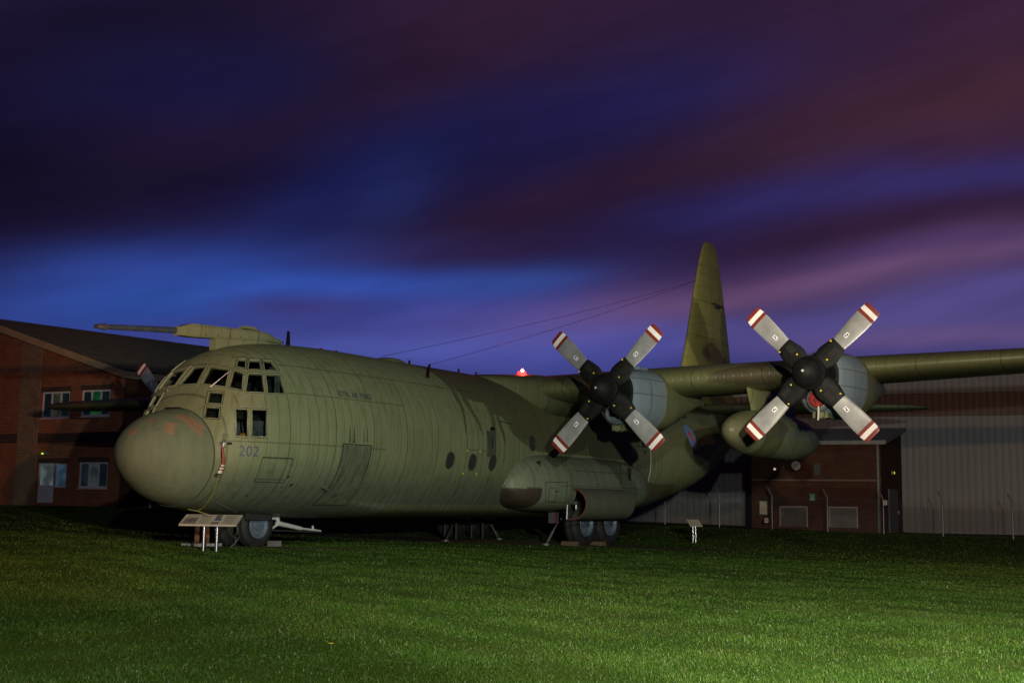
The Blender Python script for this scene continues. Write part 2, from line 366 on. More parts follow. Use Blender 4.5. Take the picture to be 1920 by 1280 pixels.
def facade(mb, P0, du, nrm, length, z0, top, openings, depth=.10, matidx=None, uvoff=0.0):
    """brick face with openings; P0 at z=0, du unit along the wall, nrm outward"""
    xs = sorted({0, length, *[o[0] for o in openings], *[o[1] for o in openings]})
    pt = lambda s, z, d=0: P0 + du*s + Vector((0, 0, z)) - nrm*d
    for a, b2 in zip(xs[:-1], xs[1:]):
        mid = (a+b2)/2; os_ = sorted([o for o in openings if o[0] <= mid <= o[1]], key=lambda o: o[2])
        lo = [z0, z0]
        for o in os_+[None]:
            hi = [o[2], o[2]] if o else [top(a), top(b2)]
            if matidx: mb.cur = matidx(mid)
            mb.face([pt(a, lo[0]), pt(b2, lo[1]), pt(b2, hi[1]), pt(a, hi[0])], [(a, lo[0]), (b2, lo[1]), (b2, hi[1]), (a, hi[0])])
            if o: lo = [o[3], o[3]]
    mb.cur = 0
    for (a, b2, zl, zh) in [o[:4] for o in openings]:
        for (s0, q0, s1, q1) in ((a, zl, b2, zl), (b2, zl, b2, zh), (b2, zh, a, zh), (a, zh, a, zl)):
            mb.face([pt(s0, q0), pt(s1, q1), pt(s1, q1, depth), pt(s0, q0, depth)], [(0, 0), (abs(s1-s0)+abs(q1-q0), 0), (abs(s1-s0)+abs(q1-q0), depth), (0, depth)])
def basis(du, nrm): return Matrix((du, nrm, Vector((0, 0, 1)))).transposed()

# ------------------------------------------------------------------ brick office building on the left
mL, cL = .5, 47.6
A0 = hitv(235, 693, mL, cL); AP = hitv(-28, 597, mL, cL)
duL = Vector((AP.x-A0.x, AP.y-A0.y, 0)).normalized(); nL_ = Vector((duL.y, -duL.x, 0))
if nL_.dot(FW) > 0: nL_ = -nL_
sAP = (AP-A0).dot(duL); zE, zR = A0.z, AP.z; gL = .84
B0 = Vector((A0.x, A0.y, 0)); sd = (FW + RT*.76).normalized()     # side wall runs back from the corner
bld = thing('brick_building', (A0.x, A0.y, gL), 'two storey red brick office block with grey pitched roof behind the aircraft nose', 'building')
def sz(u, v):
    h = hitv(u, v, mL, cL); return (h-B0).dot(duL), h.z
def rect(u0, v0, u1, v1):
    a = sz(u0, v0); b2 = sz(u1, v1); return [min(a[0], b2[0]), max(a[0], b2[0]), min(a[1], b2[1]), max(a[1], b2[1])]
w_up = [rect(80, 735, 129, 782.5), rect(154, 731.5, 204.5, 779)]
w_lo = rect(149, 866, 200, 914.5); door = rect(73, 868, 98.5, 950); side_l = rect(98.5, 868, 123, 914)
door[2] = gL+.05; side_l[0], side_l[1] = min(side_l[0], side_l[1]), door[0]
ops = w_up+[w_lo, door, side_l]
topL = lambda s: (zE+(zR-zE)*min(s, 2*sAP-s)/sAP)-.12
mb = MB()
pil = (sz(72, 800)[0], sz(35, 800)[0])
facade(mb, B0, duL, nL_, sAP, gL-.8, topL, ops, .10, lambda s: 0)
mb.face([B0+duL*sAP+Vector((0, 0, gL-.8)), B0+duL*2*sAP+Vector((0, 0, gL-.8)), B0+duL*2*sAP+Vector((0, 0, topL(2*sAP))), B0+duL*sAP+Vector((0, 0, topL(sAP)))], [(sAP, 0), (2*sAP, 0), (2*sAP, zE), (sAP, zR)])
mb.build('wall', M_brick, bld)
mb = MB()   # buff brick pier
for k in (0,):
    a, b2 = pil; M_ = basis(duL, nL_)
    q = lambda s, z, d: B0+duL*s+nL_*d+Vector((0, 0, z))
    for (s0, s1, d0, d1) in ((a, b2, .05, .05), (a, a, 0, .05), (b2, b2, .05, 0)):
        w_ = abs(s1-s0)+abs(d1-d0)
        mb.face([q(s0, gL-.8, d0), q(s1, gL-.8, d1), q(s1, topL(s1)-.02, d1), q(s0, topL(s0)-.02, d0)], [(0, 0), (w_, 0), (w_, 9), (0, 9)])
mb.build('pier', M_brick2, bld)
mb = MB()   # dark brick band between the storeys
zb0, zb1 = sz(150, 829)[1], sz(150, 811)[1]
for (s0, s1) in ((.004, a-.003), (b2+.003, 2*sAP)):
    mb.face([q(s0, zb0, .012), q(s1, zb0, .012), q(s1, zb1, .012), q(s0, zb1, .012)], [(0, zb0), (s1-s0, zb0), (s1-s0, zb1), (0, zb1)])
    mb.face([q(s0, zb1, .012), q(s1, zb1, .012), q(s1, zb1, 0), q(s0, zb1, 0)], [(0, 0), (s1-s0, 0), (s1-s0, .01), (0, .01)])
    mb.face([q(s0, zb0, .012), q(s1, zb0, .012), q(s1, zb0, 0), q(s0, zb0, 0)], [(0, 0), (s1-s0, 0), (s1-s0, .01), (0, .01)])
mb.build('dark_band', M_brick3, bld)
for o in ops[:4]:                    # soldier course lintels
    mb = MB(); s0, s1, zl, zh = o; s0 -= .08; s1 += .08
    if o is door: s0 = side_l[0]-.08
    mb.face([q(s0, zh, .008), q(s1, zh, .008), q(s1, zh+.225, .008), q(s0, zh+.225, .008)], [(0, 0), (0, s1-s0), (.225, s1-s0), (.225, 0)])
    mb.build('lintel', M_brick3, bld)
Ls_ = 15
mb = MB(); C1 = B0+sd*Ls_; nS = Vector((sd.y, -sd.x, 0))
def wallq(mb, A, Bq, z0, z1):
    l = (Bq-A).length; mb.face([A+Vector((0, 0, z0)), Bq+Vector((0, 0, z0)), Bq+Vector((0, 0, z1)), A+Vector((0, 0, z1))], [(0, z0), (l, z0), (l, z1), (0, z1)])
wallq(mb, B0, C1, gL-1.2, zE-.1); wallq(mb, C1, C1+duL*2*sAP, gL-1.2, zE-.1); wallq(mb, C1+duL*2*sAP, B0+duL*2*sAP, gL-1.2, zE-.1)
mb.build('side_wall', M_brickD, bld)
# roof with corrugation running down the slope
mb = MB(); ov = .35; rl = 60
E0 = A0 - duL*.3 - Vector((0, 0, .3*(zR-zE)/sAP)); nrib = 110
for sgn in (0, 1):
    for layer in (0,):
        for i in range(nrib):
            t0, t1 = -ov+(Ls_+2*ov)*i/nrib, -ov+(Ls_+2*ov)*(i+1)/nrib
            for (u0, u1, h0, h1) in ((0, .25, 0, .035), (.25, .4, .035, .035), (.4, .65, .035, 0), (.65, 1, 0, 0)):
                ta_, tb_ = t0+(t1-t0)*u0, t0+(t1-t0)*u1
                lo = E0 if not sgn else E0+duL*(2*sAP+.6); hi = AP
                mb.face([lo+sd*ta_+Vector((0, 0, h0+.05)), lo+sd*tb_+Vector((0, 0, h1+.05)), hi+sd*tb_+Vector((0, 0, h1+.05)), hi+sd*ta_+Vector((0, 0, h0+.05))])
mb.build('roof', M_roof, bld)
def board(mb, P, Q, h, th, nrm):
    d = (Q-P); up_ = Vector((0, 0, 1)); a = nrm*th
    mb.hexa([P, Q, Q+a, P+a], [P+up_*h, Q+up_*h, Q+a+up_*h, P+a+up_*h])
mb = MB(); sl = Vector((0, 0, -.30))
board(mb, E0+sl-sd*ov, AP+sl-sd*ov, .33, .03, nL_); board(mb, AP+sl-sd*ov, E0+duL*(2*sAP+.6)+sl-sd*ov, .33, .03, nL_)
mb.build('fascia', M_fascia, bld)
mb = MB(); board(mb, E0+sl-sd*ov, E0+sl+sd*(Ls_+ov), .31, .03, nS if nS.dot(duL) < 0 else -nS)
mb.build('gutter_board', mat('cream_board', (.36, .34, .24), .6), bld)
nSo = nS if nS.dot(duL) < 0 else -nS
mb = MB()
Pp = B0+sd*1.6+nSo*.08
mb.tube([Pp+Vector((0, 0, gL-.3)), Pp+Vector((0, 0, zE-.45)), E0+sd*1.6+Vector((0, 0, -.2))], .055, 10)
for zz in (1.8, 3.6, 5.4): mb.box(Pp+Vector((0, 0, zz)), (.16, .16, .05))
mb.build('drainpipe', M_pipe, bld, smooth=40)
def upvc_window(parent, P0, du, nrm, o, lights, panes, name='window', recess=.07, sill=True, mullw=.07):
    """frame with vertical lights (fractions), panes = list of glass materials"""
    s0, s1, z0, z1 = o; M_ = basis(du, nrm); mid = P0+du*(s0+s1)/2+Vector((0, 0, (z0+z1)/2))-nrm*recess
    w, h = s1-s0, z1-z0; fw_ = .075
    mb = MB()
    mb.box(mid+Vector((0, 0, h/2-fw_/2)), (w, .06, fw_), M_); mb.box(mid-Vector((0, 0, h/2-fw_/2)), (w, .06, fw_), M_)
    xs = [0]+list(lights)+[1]
    for i, x in enumerate(xs):
        xx = -w/2+fw_/2 if i == 0 else (w/2-fw_/2 if i == len(xs)-1 else -w/2+w*x)
        mb.box(mid+du*xx, (fw_, .056, h-2*fw_), M_)
    if sill: mb.box(P0+du*(s0+s1)/2+Vector((0, 0, z0-.03))-nrm*.02, (w+.06, .14, .05), M_)
    fr = mb.build(name, M_upvc, parent)
    for i in range(len(xs)-1):
        a = s0+w*xs[i]+(fw_ if i == 0 else fw_/2); b_ = s0+w*xs[i+1]-(fw_ if i == len(xs)-2 else fw_/2)
        mb = MB(); mb.box(P0+du*(a+b_)/2+Vector((0, 0, (z0+z1)/2))-nrm*(recess+.01), (b_-a, .012, h-2*fw_), M_)
        mb.build('pane', panes[i % len(panes)], fr)
    return fr
G_gr = glassmat('green_lit_glass', emit=((.003, .10, .012), .55)); G_gr2 = glassmat('dim_green_glass', emit=((.003, .014, .007), .35))
G_ol = glassmat('olive_lit_glass', emit=((.045, .05, .022), .5)); G_bl = glassmat('pale_lit_glass', emit=((.10, .13, .125), .75))
G_bl2 = glassmat('blue_lit_glass', emit=((.035, .07, .11), .7)); G_dm = glassmat('dim_grey_glass', emit=((.016, .024, .026), .4)); G_gy = glassmat('grey_lit_glass', emit=((.05, .07, .06), .5))
# duL runs to the left, so panes are listed from the right
for i_, (o, pn) in enumerate(((w_up[0], [G_gr2, G_ol, G_gr2]), (w_up[1], [G_gr2, G_gr, G_gr2]), (w_lo, [G_gr2, G_gy, G_dm]))):
    upvc_window(bld, B0, duL, nL_, o, (.34, .67), pn)
upvc_window(bld, B0, duL, nL_, side_l, (), [G_bl2], sill=False)
s0, s1, z0, z1 = door; M_ = basis(duL, nL_); ctr = B0+duL*(s0+s1)/2-nL_*.06; w = s1-s0
mb = MB(); zs = z0+(z1-z0)*.44
mb.box(ctr+Vector((0, 0, (z0+zs)/2)), (w, .06, zs-z0), M_); mb.box(ctr+Vector((0, 0, z1-.06)), (w, .06, .12), M_)
for sx in (-1, 1): mb.box(ctr+duL*sx*(w/2-.05)+Vector((0, 0, (zs+z1-.12)/2)), (.10, .06, z1-.12-zs), M_)
mb.box(ctr+Vector((0, 0, (z0+zs)/2))+nL_*.035, (w*.6, .01, (zs-z0)*.75), M_)
dr = mb.build('door', M_upvc, bld)
mb = MB(); mb.box(ctr+Vector((0, 0, (zs+z1-.12)/2)), (w-.2, .012, z1-.12-zs), M_); mb.build('pane', G_bl, dr)
mb = MB(); mb.box(ctr+duL*(w/2-.07)+nL_*.05+Vector((0, 0, zs+.05)), (.03, .03, .14), M_); mb.build('handle', M_pipe, dr)
# poster behind the side light is real paper inside the room
lamp_p = hitv(86, 850, mL, cL)
el_ = thing('emergency_light', lamp_p, 'small bulkhead light glowing yellow green above the left building door', 'wall light')
mb = MB(); mb.box(lamp_p+nL_*.05, (.34, .10, .10), basis(duL, nL_)); mb.build('housing', mat('grey_plastic', (.2, .2, .2)), el_)
mb = MB(); mb.box(lamp_p+nL_*.115+duL*.10, (.09, .03, .06), basis(duL, nL_)); mb.build('diffuser', mat('lit_diffuser', (.4, .5, .1), emit=((.45, .75, .05), 1.6)), el_)

# ------------------------------------------------------------------ clad hangar on the right
mH, cH = .43, 78.0
Hn = -(FW + RT*mH).normalized(); Hd = Vector((-Hn.y, Hn.x, 0))
if Hd.dot(RT) < 0: Hd = -Hd
H0 = hitv(880, 900, mH, cH); H0.z = 0; H1 = hitv(2160, 900, mH, cH); H1.z = 0; HL = (H1-H0).length
han = thing('hangar', (H0+H1)/2, 'large pale ribbed metal hangar with rust brown band behind the port wing', 'hangar')
def cladmat(name, base, stain, ramt):
    m = bpy.data.materials.new(name); m.use_nodes = True; t = m.node_tree; b = t.nodes['Principled BSDF']
    uv = t.nodes.new('ShaderNodeUVMap'); sp = t.nodes.new('ShaderNodeSeparateXYZ'); t.links.new(uv.outputs[0], sp.inputs[0])
    n1 = noise(t, uv.outputs[0], 1.0, 4, .6, (3.2, .22, 1)); n2 = noise(t, uv.outputs[0], .5, 3, .5); n3 = noise(t, uv.outputs[0], 9, 3, .6, (1, .15, 1))
    c = mixc(t, n1.ss(.56, .8)*ramt, base, stain); c = mixc(t, n2.ss(.3, .7)*.35, c, tuple(q*.7 for q in base)); c = mixc(t, n3.ss(.5, .8)*.2, c, tuple(q*.5 for q in base))
    t.links.new(c, b.inputs['Base Color']); b.inputs['Roughness'].default_value = .55; return m
M_clad = cladmat('cream_cladding', (.185, .195, .210), (.26, .15, .06), .55)
M_band = cladmat('brown_cladding', (.085, .040, .026), (.20, .10, .035), .8)
zt1, zt2, zt3 = hitv(1697, 780, mH, cH).z, hitv(1697, 738.7, mH, cH).z, 8.3
pitch = .345; nr = int(HL/pitch)
def cladding(name, z0, z1, m, off):
    mb = MB(); prof = [(0, 0), (.012, -.06), (.062, -.06), (.075, 0), (pitch*.5-.03, .004), (pitch*.5+.03, .006)]
    for i in range(nr):
        ps = [(i*pitch+a, b2) for a, b2 in prof]+[((i+1)*pitch, 0)]
        for (a, b2), (c_, d_) in zip(ps[:-1], ps[1:]):
            P_ = H0+Hd*a+Hn*(b2+off); Q_ = H0+Hd*c_+Hn*(d_+off)
            mb.face([P_+Vector((0, 0, z0)), Q_+Vector((0, 0, z0)), Q_+Vector((0, 0, z1)), P_+Vector((0, 0, z1))], [(a, z0), (c_, z0), (c_, z1), (a, z1)])
    return mb.build(name, m, han, recalc=False)
cladding('lower_cladding', -1.2, zt1, M_clad, 0); cladding('band', zt1-.02, zt2, M_band, .05); cladding('upper_cladding', zt2-.02, zt3, M_clad, 0)
mb = MB()
for zz in (zt1, zt2): mb.box(H0+Hd*HL/2+Hn*.06+Vector((0, 0, zz)), (HL, .05, .045), basis(Hd, Hn))
mb.build('trim_strip', mat('dark_trim', (.05, .035, .028)), han)
mb = MB(); bk = -Hn*28
for A, B_ in ((H0, H0+bk), (H0+bk, H1+bk), (H1+bk, H1)): mb.face([A+Vector((0, 0, -1.2)), B_+Vector((0, 0, -1.2)), B_+Vector((0, 0, zt3)), A+Vector((0, 0, zt3))])
mb.build('end_wall', mat('plain_cladding', (.40, .37, .35), .6), han)
mb = MB(); mb.hexa([H0+Hn*.2+Vector((0, 0, zt3)), H1+Hn*.2+Vector((0, 0, zt3)), H1+bk+Vector((0, 0, zt3)), H0+bk+Vector((0, 0, zt3))], [H0+Hn*.2+Vector((0, 0, zt3+.12)), H1+Hn*.2+Vector((0, 0, zt3+.12)), H1+bk+Vector((0, 0, zt3+.5)), H0+bk+Vector((0, 0, zt3+.5))])
mb.build('roof', M_roof, han)

# ------------------------------------------------------------------ brick lean-to annexe
mA, cA = .43, 68.6
FC = hitv(1652, 900, mA, cA); FC.z = 0; FL_ = hitv(1409, 900, mA, cA); FL_.z = 0
adu = (FC-FL_).normalized(); wA_ = (FC-FL_).length; gA = -.05
an = thing('brick_annexe', (FL_+FC)/2, 'low dark brick lean to annexe with ribbed roof against the hangar', 'building')
def as_(u, v): h = hitv(u, v, mA, cA); return (h-FL_).dot(adu), h.z
def arect(u0, v0, u1, v1): a = as_(u0, v0); b2 = as_(u1, v1); return [a[0], b2[0], b2[1], a[1]]
zEv = as_(1652, 830)[1]; zRf = hitv(1688, 806, mH, cH).z
depthA = ((H0-FC).dot(-Hn))
mb = MB()
hatch = [arect(1461.5, 948, 1515, 983), arect(1554, 949, 1609, 984)]; vent = arect(1525, 869, 1538.5, 891)
for o in hatch: o[2] = .2
facade(mb, FL_, adu, Hn, wA_, -1.0, lambda s: zEv, hatch+[vent], .12)
mb.build('wall', M_brickD, an)
# side walls with sloping tops
for P_ in (FC, FL_):
    mb = MB()
    Q_ = P_-Hn*depthA
    mb.face([P_+Vector((0, 0, -1)), Q_+Vector((0, 0, -1)), Q_+Vector((0, 0, zRf)), P_+Vector((0, 0, zEv))], [(0, 0), (depthA, 0), (depthA, zRf), (0, zEv)])
    mb.build('side_wall', M_brickD, an)
mb = MB(); nr2 = 46; ex = .25
for i in range(nr2):
    for (a, b2, h0, h1) in ((0, .3, 0, .04), (.3, .5, .04, .04), (.5, .8, .04, 0), (.8, 1, 0, 0)):
        t0, t1 = -ex+(wA_+2*ex)*(i+a)/nr2, -ex+(wA_+2*ex)*(i+b2)/nr2
        lo = FL_+Hn*.3; hi = FL_-Hn*(depthA-.02)
        mb.face([lo+adu*t0+Vector((0, 0, zEv+.12+h0)), lo+adu*t1+Vector((0, 0, zEv+.12+h1)), hi+adu*t1+Vector((0, 0, zRf+.1+h1)), hi+adu*t0+Vector((0, 0, zRf+.1+h0))])
mb.build('roof', mat('weathered_sheet', (.36, .38, .34), .55, .1), an)
M_trim = mat('pale_trim', (.21, .225, .205), .5)
mb = MB(); board(mb, FL_+Hn*.3-adu*ex+Vector((0, 0, zEv-.08)), FC+Hn*.3+adu*ex+Vector((0, 0, zEv-.08)), .20, .04, Hn)
P_ = FC+adu*ex+Hn*.3+Vector((0, 0, zEv-.06)); Q_ = FC+adu*ex-Hn*(depthA-.05)+Vector((0, 0, zRf-.08)); board(mb, P_, Q_, .2, .04, adu)
mb.build('fascia', M_trim, an)
mb = MB(); Pp = FC+Hn*.09-adu*.12
mb.tube([Pp+Vector((0, 0, -.3)), Pp+Vector((0, 0, zEv-.3)), Pp+Hn*.2+Vector((0, 0, zEv-.05))], .07, 10); mb.build('drainpipe', M_trim, an, smooth=40)
mb = MB(); zl_ = as_(1500, 899.5)[1]; mb.box(FL_+adu*wA_/2+Hn*.03+Vector((0, 0, zl_)), (wA_, .06, .08), basis(adu, Hn)); mb.build('ledge', M_brick3, an)
for o in hatch:
    s0, s1, z0, z1 = o; mb = MB(); M_ = basis(adu, Hn); cc = FL_+adu*(s0+s1)/2-Hn*.02
    mb.box(cc+Vector((0, 0, z1-.03)), (s1-s0, .08, .06), M_)
    for sx in (-1, 1): mb.box(cc+adu*sx*((s1-s0)/2-.03)+Vector((0, 0, (z0+z1-.06)/2)), (.06, .078, z1-z0-.06), M_)
    fr = mb.build('window', mat('frame_grey', (.3, .3, .3)), an)
    mb = MB(); mb.box(cc-Hn*.03+Vector((0, 0, (z0+z1-.06)/2)), (s1-s0-.12, .02, z1-z0-.06), M_); mb.build('pane', mat('frosted_pane', (.10, .10, .095), .3, var=.3, vscale=1.2), fr)
s0, s1, z0, z1 = vent; mb = MB()
for k in range(6):
    mb.box(FL_+adu*(s0+s1)/2-Hn*.04+Vector((0, 0, z0+(z1-z0)*(k+.5)/6)), (s1-s0, .05, (z1-z0)*.09), basis(adu, Hn))
mb.box(FL_+adu*(s0+s1)/2-Hn*.10+Vector((0, 0, (z0+z1)/2)), (s1-s0, .01, z1-z0), basis(adu, Hn))
mb.build('vent', mat('black_grille', (.02, .02, .022), .5), an)
# louvred door on the side wall
def side_pt(u, v): # meets plane of annexe's right side wall
    qd = ray(u, v); t_ = (FC-CAM).dot(adu)/qd.dot(adu); return CAM+qd*t_
a = side_pt(1665, 912); b2 = side_pt(1683, 985); sA = (a-FC).dot(-Hn); sB = (b2-FC).dot(-Hn)
if not (0 < sA < depthA): sA = depthA*.3
sB = sA+1.9 if not (sA < sB < depthA) else sB
mb = MB(); mid = FC-Hn*(sA+sB)/2+adu*.02; Ms = basis(-Hn, adu); zt = a.z
mb.box(mid+Vector((0, 0, zt/2-.1)), (sB-sA, .03, zt), Ms)
for k in range(22): mb.box(mid+adu*.03+Vector((0, 0, -.1+zt*(k+.6)/23)), (sB-sA-.15, .03, .035), Ms)
dr2 = mb.build('door', mat('grey_green_door', (.10, .125, .13), .5), an)
mb = MB(); mb.box(mid-Hn*((sB-sA)/2-.1)+adu*.07+Vector((0, 0, .95)), (.05, .05, .14), Ms); mb.build('handle', M_pipe, dr2)

def wallthing(name, u, v, label, cat): 
    h = hitv(u, v, mA, cA); return h, thing(name, h, label, cat)
h, th_ = wallthing('floodlight_fitting', 1496, 873, 'round bulkhead floodlight with pale face on the annexe wall', 'wall light')
mb = MB(); mb.tube([h, h+Hn*.35], .04, 8); mb.build('bracket', M_pipe, th_)
mb = MB(); mb.tube([h+Hn*.32, h+Hn*.40, h+Hn*.52], [.08, .17, .22], 20); mb.build('lamp_head', mat('pale_lens', (.62, .58, .5), .4), th_, smooth=40)
h, th_ = wallthing('bulkhead_light', 1453, 879, 'tiny white bulkhead light high on annexe wall', 'wall light')
mb = MB(); mb.box(h+Hn*.03, (.12, .06, .12), basis(adu, Hn)); mb.build('housing', M_pipe, th_)
mb = MB(); mb.tube([h+Hn*.06, h+Hn*.12], [.06, .045], 12); mb.build('diffuser', mat('lit_white', (.8, .8, .8), emit=((.8, .75, .7), .55)), th_, smooth=40)
h = side_pt(1672, 886); h = FC+(-Hn)*max(.5, min(depthA-.4, (h-FC).dot(-Hn)))+Vector((0, 0, h.z))
th_ = thing('door_light', h, 'small yellow lamp above the louvred annexe door', 'wall light')
mb = MB(); mb.tube([h, h+adu*.12], [.11, .09], 14); mb.build('housing', mat('brass_light', (.3, .3, .1)), th_, smooth=40)
mb = MB(); mb.tube([h+adu*.12, h+adu*.15], .06, 12); mb.build('diffuser', mat('lit_yellow', (.6, .6, .1), emit=((.6, .6, .08), 1.0)), th_, smooth=40)
# meter box, signs
o = arect(1425.5, 939, 1439.5, 964); h = FL_+adu*(o[0]+o[1])/2+Vector((0, 0, (o[2]+o[3])/2)); M_ = basis(adu, Hn)
th_ = thing('meter_box', h, 'pale grey meter cabinet fixed low on the dark brick annexe', 'meter box')
mb = MB(); mb.box(h+Hn*.08, (o[1]-o[0], .16, o[3]-o[2]), M_); mb.build('cabinet', mat('pale_cabinet', (.44, .46, .38), .6), th_)
mb = MB(); mb.box(h+Hn*.168, (o[1]-o[0]-.06, .012, o[3]-o[2]-.06), M_); mb.build('door', mat('pale_cabinet_door', (.47, .49, .41), .6), th_)
o = arect(1518, 925, 1528.5, 938.5); h = FL_+adu*(o[0]+o[1])/2+Vector((0, 0, (o[2]+o[3])/2)); sw, sh = o[1]-o[0], o[3]-o[2]
th_ = thing('assembly_sign', h, 'green safety sign with white symbol on the dark brick annexe', 'sign')
mb = MB(); mb.box(h+Hn*.012, (sw, .015, sh), M_); mb.build('panel', mat('sign_green', (.01, .22, .14), .5), th_)
mb = MB(); f0 = h+Hn*.022
def pq(x, z, d=.0): return f0+adu*x*sw+Vector((0, 0, z*sh))+Hn*d
for seg in (((-.16, .12), (-.05, .0), .035), ((-.05, .0), (.26, .38), .035)):
    (x0, z0), (x1, z1), w_ = seg; mb.hexa([pq(x0-w_, z0), pq(x1-w_, z1), pq(x1-w_, z1, .004), pq(x0-w_, z0, .004)], [pq(x0+w_, z0+.02), pq(x1+w_, z1+.02), pq(x1+w_, z1+.02, .004), pq(x0+w_, z0+.02, .004)])
for zz in (-.22, -.34):
    for x0, x1 in ((-.35, -.12), (-.06, .1), (.16, .36)): mb.face([pq(x0, zz, .003), pq(x1, zz, .003), pq(x1, zz+.06, .003), pq(x0, zz+.06, .003)])
mb.build('symbol', mat('sign_white', (.7, .75, .7)), th_)

# ------------------------------------------------------------------ chain link fence
mF, cF = .43, 65.5
M_galv = mat('galvanised_steel', (.22, .235, .26), .45, .6)
fen = None; posts = [1040, 1144, 1247, 1349, 1448, 1552, 1657, 1768, 1899, 2030]
pp = []
for u in posts:
    h = hitv(u, 980, mF, cF); D_, L_ = to_DL(h.x, h.y); pp.append(G(D_, L_))
fen = thing('chain_link_fence', pp[4], 'chain link security fence with cranked posts in front of hangar and annexe', 'fence')
fd = (pp[-1]-pp[0]); fd.z = 0; fd.normalize(); fn = Vector((fd.y, -fd.x, 0))
if fn.dot(FW) > 0: fn = -fn
for p_ in pp:
    mb = MB(); crank = p_+Vector((0, 0, 1.55)); tip = crank+Vector((0, 0, .40))-fd*.16+fn*.16
    mb.tube([p_-Vector((0, 0, .2)), crank, tip], .032, 8); mb.build('post', M_galv, fen, smooth=60)
for i in range(len(pp)-1):
    mb = MB(); A, B_ = pp[i]+Vector((0, 0, .05)), pp[i+1]+Vector((0, 0, .05)); l = (B_-A).length; du = (B_-A)/l; H_ = 1.48; st_ = .09; tw = .0022
    def strand(x0, z0, x1, z1):
        P_ = A+du*x0+Vector((0, 0, z0)); Q_ = A+du*x1+Vector((0, 0, z1)); d_ = (Q_-P_).normalized(); s_ = d_.cross(fn)*tw
        mb.add([P_-s_, P_+s_, P_+fn*tw, Q_-s_, Q_+s_, Q_+fn*tw], [(0, 1, 4, 3), (1, 2, 5, 4), (2, 0, 3, 5)])
    x = -H_
    while x < l:
        for sg in (1, -1):
            xa, za, xb, zb = x, 0, x+H_, H_
            if xa < 0: za = -xa; xa = 0
            if xb > l: zb = H_-(xb-l); xb = l
            if sg < 0: za, zb = H_-za, H_-zb
            if xb > xa: strand(xa, za, xb, zb)
        x += st_
    for zz in (.02, .75, 1.46): strand(0, zz, l, zz)
    mb.build('mesh_panel', M_galv, fen, recalc=False)
for (u, v, lb) in ((1437.5, 975, 'small white notice plate low on the fence beside the meter box'), (1660, 942, 'small white notice plate on the fence post beside the louvred door')):
    h = hitv(u, v, mF, cF)+fn*.04; th_ = thing('fence_sign', h, lb, 'sign'); M_ = basis(fd, fn)
    mb = MB(); mb.box(h, (.17, .01, .21), M_); mb.build('plate', mat('sign_plate', (.55, .52, .56), .5), th_)
    mb = MB(); mb.box(h+fn*.008+Vector((0, 0, .03)), (.10, .004, .07), M_); mb.box(h+fn*.008-Vector((0, 0, .05)), (.12, .004, .02), M_); mb.build('print', mat('sign_print', (.35, .06, .08)), th_)

